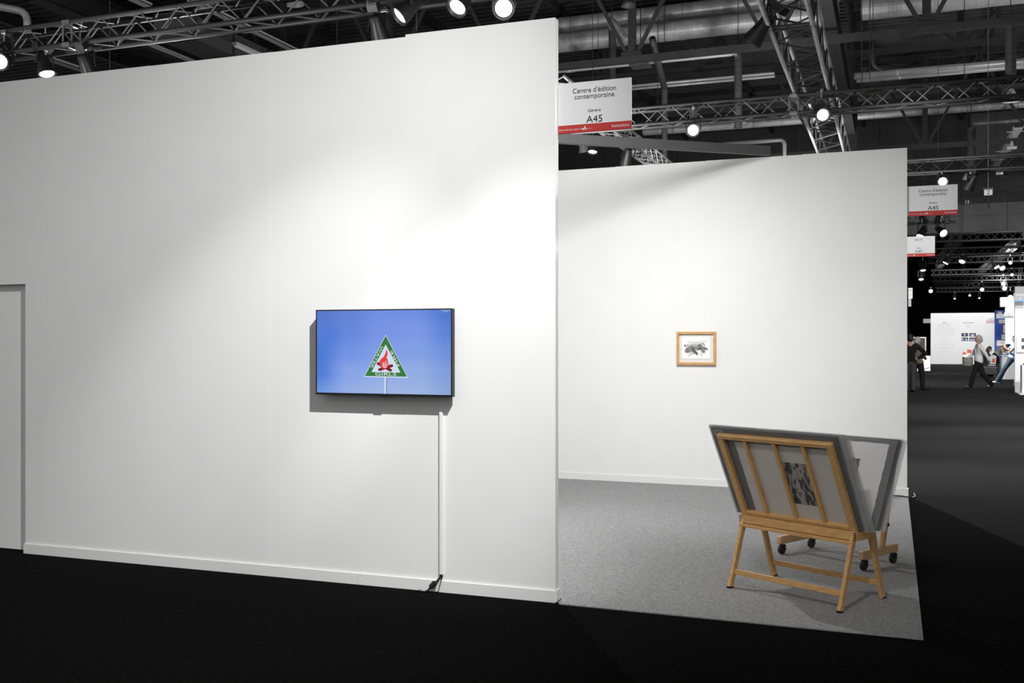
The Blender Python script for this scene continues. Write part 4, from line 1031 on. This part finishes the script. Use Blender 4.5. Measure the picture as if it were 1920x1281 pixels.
def person(loc, rz, label, J, top, trousers, hair, shoes, long_hair=False, sleeves=1.0, skirt=False, vest=None, face=True):
    """J: joints (hip_l, hip_r, knee_l .. toe, shoulder, elbow, hand, chest, neck, head); the figure looks along -Y"""
    t = thing('person', loc, label, 'person', rz)
    V = {k: Vector(v) for k, v in J.items()}
    b = MB(); c = MB(); q = MB()
    pel = (V['hip_l'] + V['hip_r']) / 2; ch = V['chest']; nk = V['neck']; hd = V['head']
    def torso(mb, g):
        chain(mb, [(pel, .125 + g), ((pel + ch) / 2, .118 + g), (ch, .130 + g)])
        for s in ('l', 'r'):
            chain(mb, [(ch, .10 + g), (V['sh_' + s], .062 + g)]); chain(mb, [(V['hip_' + s], .10 + g), ((pel + ch) / 2, .095 + g), (V['sh_' + s], .06 + g)])
    torso(b, 0)
    chain(b, [(ch, .09), (nk, .058), (hd - (hd - nk) * .35, .055)])
    fdir = V.get('look', Vector((0, -1, 0))).normalized(); ud = (hd - nk).normalized()
    b.ball(hd + ud * .02, .098, (.88, 1.0, 1.12), n=16); b.ball(hd + fdir * .035 - ud * .055, .066, n=12)      # skull, jaw
    b.cyl(hd + fdir * .09 + ud * .0, hd + fdir * .112 - ud * .035, .010, .017, n=8)                             # nose
    sd = fdir.cross(ud).normalized()
    for s in (-1, 1): b.ball(hd + sd * .09 * s - ud * .01, .024, n=8)                                          # ears
    for s in ('l', 'r'):
        chain(b, [(V['hip_' + s], .092), (V['knee_' + s], .060), (V['ank_' + s], .042)])
        chain(b, [(V['sh_' + s], .055), (V['elb_' + s], .043), (V['wri_' + s], .030)])
        hdv = (V['hand_' + s] - V['wri_' + s]).normalized(); hs = hdv.cross(Vector((0, 0, 1))); hs = hs.normalized() if hs.length > .1 else Vector((1, 0, 0))
        chain(b, [(V['wri_' + s], .029), (V['hand_' + s], .036)])
        cu = hdv.cross(hs) * .012
        for k, ln_ in enumerate((.062, .072, .068, .052)):
            p0 = V['hand_' + s] + hs * (.027 - .018 * k); chain(b, [(p0, .0105), (p0 + hdv * ln_ * .6, .0100), (p0 + hdv * ln_ + cu, .009)])
        chain(b, [(V['wri_' + s] + hdv * .02 + hs * .02, .012), (V['wri_' + s] + hdv * .05 + hs * .05, .0105), (V['wri_' + s] + hdv * .085 + hs * .055, .0095)])
        # clothes
        chain(c, [(V['sh_' + s], .070), (V['sh_' + s].lerp(V['elb_' + s], sleeves if sleeves < 1 else 1), .058)])
        if sleeves >= 1: chain(c, [(V['elb_' + s], .058), (V['wri_' + s].lerp(V['elb_' + s], .06), .044)])
        if not skirt: chain(q, [(V['hip_' + s], .112), (V['knee_' + s], .082), (V['ank_' + s] + (V['knee_' + s] - V['ank_' + s]) * .04, .072)])
        else: chain(q, [(V['hip_' + s], .13), (V['knee_' + s], .13), (V['knee_' + s].lerp(V['ank_' + s], .85), .13)])
        # shoes
        sh = MB(); sh.ball(V['ank_' + s] - Vector((0, 0, .035)), .05, n=10); d = (V['toe_' + s] - V['ank_' + s]); d.z = 0
        base = V['toe_' + s] * 1; chain(sh, [(V['ank_' + s] - Vector((0, 0, .04)), .046), (base + Vector((0, 0, .006)), .036)])
        mould(sh, 'shoe', shoes, .012, t, 2)
    torso(c, .016); chain(q, [(pel - (ch - pel) * .02, .142), (pel + (ch - pel) * .12, .138)])
    mould(b, 'body', SKIN, .0095, t, 3); mould(c, vest or 'jumper', top, .015, t); mould(q, 'skirt' if skirt else 'trousers', trousers, .016, t)
    h = MB(); h.ball(hd + ud * .035 - fdir * .018, .108, (.93, 1.0, 1.05), n=16); h.ball(hd - fdir * .05 - ud * .03, .085, n=12)
    if long_hair: chain(h, [(hd - fdir * .05, .09), (nk - fdir * .05, .085), (nk.lerp(ch, .6) - fdir * .07, .07)])
    # cut the hair away from the face
    hm = mould(h, 'hair', hair, .012, t, 2)
    bm = bmesh.new(); bm.from_mesh(hm.data)
    kill = [v for v in bm.verts if (v.co - hd).dot(fdir) > .035 and (v.co - hd).dot(ud) < .065 or ((v.co - hd).dot(fdir) > .072 and (v.co - hd).dot(ud) < .09)]
    bmesh.ops.delete(bm, geom=kill, context='VERTS'); bm.to_mesh(hm.data); bm.free()
    if face:
        for s in (-1, 1):
            MB().ball(hd + fdir * .089 + sd * .033 * s + ud * .005, .010, n=8).build('eye', mat('eye_dark', (.02, .015, .012, 1), .2), t)
        MB().ball(hd + fdir * .100 - ud * .058, .016, (1.3, .5, .35), n=8).build('mouth', mat('lips', (.35, .14, .11, 1), .5), t)
    return t
def stand(h=1.74, stride=0, spread=.09):
    k = h / 1.74
    J = dict(hip_l=(.09, 0, .90), hip_r=(-.09, 0, .90), knee_l=(.10, -.02, .49), knee_r=(-.10, -.02, .49), ank_l=(spread, .02, .085), ank_r=(-spread, .02, .085),
             toe_l=(spread + .02, -.15, .035), toe_r=(-spread - .02, -.15, .035), chest=(0, 0, 1.26), neck=(0, .01, 1.47), head=(0, -.01, 1.615),
             sh_l=(.185, 0, 1.40), sh_r=(-.185, 0, 1.40), elb_l=(.23, .02, 1.11), elb_r=(-.23, .02, 1.11), wri_l=(.23, -.05, .87), wri_r=(-.23, -.05, .87), hand_l=(.23, -.07, .80), hand_r=(-.23, -.07, .80))
    return {a: tuple(c * k for c in b) for a, b in J.items()}
BLK = mat('black_cloth', (.006, .006, .007, 1), .9); GREYJ = mat('grey_jeans', (.06, .06, .065, 1), .9); BEIGE = mat('taupe_jacket', (.16, .125, .095, 1), .9)
SHOEB = mat('black_leather', (.008, .008, .008, 1), .35); WHT = mat('white_shirt', (.72, .72, .72, 1), .9); DENIM = mat('blue_denim', (.035, .055, .085, 1), .9, noise=.35, scale=7)
VEST = mat('beige_vest', (.62, .57, .50, 1), .9); SNEAK = mat('pale_sneaker', (.55, .52, .46, 1), .7); SHIRTB = mat('pale_blue_shirt', (.32, .42, .65, 1), .9)
def ground(px, py): p = ray(px, py); p = O0 + p * (-EYE / p.z); p.z = 0; return p
# person with the hand on the hip, half hidden by the back wall's end; back to the camera
J = stand(1.76); J.update(sh_r=(-.19, 0, 1.41), elb_r=(-.44, .10, 1.17), wri_r=(-.24, .0, 1.02), hand_r=(-.18, -.03, 1.0))
person(ground(1706, 736), math.pi + .35, 'person in black jumper and grey jeans, hand on hip, by the back wall end', J, BLK, GREYJ, HAIRD, SHOEB)
J = stand(1.66, spread=.19); J.update(knee_l=(.15, -.02, .47), knee_r=(-.15, -.02, .47), hand_l=(.1, -.3, 1.0), wri_l=(.15, -.24, .98), wri_r=(-.15, -.24, .98), hand_r=(-.1, -.3, 1.0))
J['toe_l'] = (J['ank_l'][0] + .03, J['ank_l'][1] - .17, .035); J['toe_r'] = (J['ank_r'][0] - .12, J['ank_r'][1] - .12, .035)
person(ground(1720, 731), math.pi - .5, 'person in taupe jacket and black trousers, standing behind the one in black', J, BEIGE, BLK, HAIRG, SHOEB)
# walking person in white top and black trousers, towards the left
J = stand(1.72); J.update(knee_l=(.08, -.16, .50), ank_l=(.08, -.26, .09), toe_l=(.08, -.42, .04), knee_r=(-.08, .14, .48), ank_r=(-.08, .40, .14), toe_r=(-.08, .28, .04),
    elb_l=(.24, .16, 1.14), wri_l=(.22, .26, .95), hand_l=(.22, .28, .88), elb_r=(-.25, -.12, 1.13), wri_r=(-.22, -.30, 1.0), hand_r=(-.2, -.36, .97))
person(ground(1835, 729), -math.pi / 2 + .1, 'walking person in white top and black trousers in the middle of the aisle', J, WHT, BLK, HAIRG, SHOEB)
# leaning person in jeans, feet forward to the left, back against the booth wall
J = dict(hip_l=(.08, 0.02, .93), hip_r=(-.08, .02, .90), knee_l=(.08, -.26, .52), knee_r=(-.08, -.22, .50), ank_l=(.07, -.50, .10), ank_r=(-.08, -.40, .09), toe_l=(.07, -.66, .05), toe_r=(-.08, -.55, .04),
         chest=(0, .14, 1.27), neck=(0, .17, 1.47), head=(0, .13, 1.60), sh_l=(.18, .15, 1.41), sh_r=(-.18, .15, 1.41), elb_l=(.21, -.06, 1.18), elb_r=(-.21, -.08, 1.2), wri_l=(.09, -.22, 1.30), wri_r=(-.06, -.24, 1.32), hand_l=(.05, -.22, 1.36), hand_r=(-.04, -.22, 1.38))
person(ground(1896, 720) + Vector((0, .0, 0)), -math.pi / 2 + .15, 'person in jeans and pale blue shirt leaning back against the booth wall', J, SHIRTB, DENIM, HAIRD, SNEAK, sleeves=.6)
# bending person in a beige vest over the counter
J = dict(hip_l=(.09, .05, .90), hip_r=(-.09, .05, .90), knee_l=(.09, .03, .48), knee_r=(-.09, .03, .48), ank_l=(.09, .06, .085), ank_r=(-.09, .06, .085), toe_l=(.09, -.1, .035), toe_r=(-.09, -.1, .035),
         chest=(0, -.16, 1.15), neck=(0, -.34, 1.26), head=(0, -.46, 1.28), sh_l=(.18, -.24, 1.22), sh_r=(-.18, -.24, 1.22), elb_l=(.22, -.34, .98), elb_r=(-.22, -.34, .98), wri_l=(.16, -.52, .99), wri_r=(-.16, -.52, .99), hand_l=(.14, -.58, 1.0), hand_r=(-.14, -.58, 1.0), look=(0, -.75, -.65))
person(ground(1869, 706), math.pi / 2 - .35, 'person in beige vest and black skirt bending towards the white counter', J, VEST, BLK, HAIRD, SHOEB, long_hair=True, skirt=True)
# crouched person with long dark hair at the flight case
J = dict(hip_l=(.09, .08, .47), hip_r=(-.09, .08, .47), knee_l=(.12, -.30, .50), knee_r=(-.12, -.30, .50), ank_l=(.11, -.24, .085), ank_r=(-.11, -.24, .085), toe_l=(.12, -.40, .035), toe_r=(-.12, -.40, .035),
         chest=(0, -.08, .82), neck=(0, -.16, 1.01), head=(0, -.22, 1.13), sh_l=(.18, -.1, .95), sh_r=(-.18, -.1, .95), elb_l=(.22, -.25, .73), elb_r=(-.22, -.25, .73), wri_l=(.14, -.44, .66), wri_r=(-.14, -.44, .66), hand_l=(.12, -.5, .64), hand_r=(-.12, -.5, .64), look=(0, -.85, -.5))
person(ground(1846, 699), math.pi / 2 + .1, 'seated person in black with long dark hair behind the grey flight case', J, BLK, BLK, HAIRD, SHOEB, long_hair=True)
st = thing('stool', ground(1846, 699) + Vector((-.08, .0, 0)), 'low dark stool under the seated person in black', 'stool')
MB().cyl((0, 0, .24), (0, 0, .275), .17, n=18).build('seat', BLK, st)
for k in range(3): MB().cyl((.12 * math.cos(k * 2.1), .12 * math.sin(k * 2.1), 0), (.07 * math.cos(k * 2.1), .07 * math.sin(k * 2.1), .24), .014).build('leg', STEEL, st)

# lamps of the far booths, plus an added fill on the bending person
for a in [((4.6, 64.0, 6.0), (4.6, 71.5, 1.5), 2300, 80, .8, .1), ((2.8, 26.5, 4.4), (3.4, 32.0, .8), 900, 110, .7, .1), ((4.2, 29.0, 4.6), (5.0, 34.0, 1.6), 900, 100, .8, .1),
          ((4.2, 41.0, 4.6), (5.2, 50.0, 1.6), 650, 110, .8, .1), ((3.3, 43.6, 4.6), (4.1, 47.5, 1.0), 300, 90, .8, .1), ((5.4, 56.0, 5.0), (5.8, 62.0, 1.6), 1300, 100, .8, .1), ((.4, 13.0, 4.4), (.4, 16.1, 3.0), 260, 100, .8, .1),
          ((2.5, 48.0, 4.6), (2.6, 55.0, .8), 1800, 110, .8, .1)]:
    lamp(*a)

# lettering becomes plain mesh
dg = bpy.context.evaluated_depsgraph_get(); dg.update()
for o in TEXTS:
    me = bpy.data.meshes.new_from_object(o.evaluated_get(dg)); m = o.data.materials[0]
    if not len(me.materials): me.materials.append(m)
    n = bpy.data.objects.new('lettering', me); COL.objects.link(n); n.parent = o.parent
    n.location = o.location; n.rotation_euler = o.rotation_euler; n.scale = o.scale
    bpy.data.objects.remove(o)
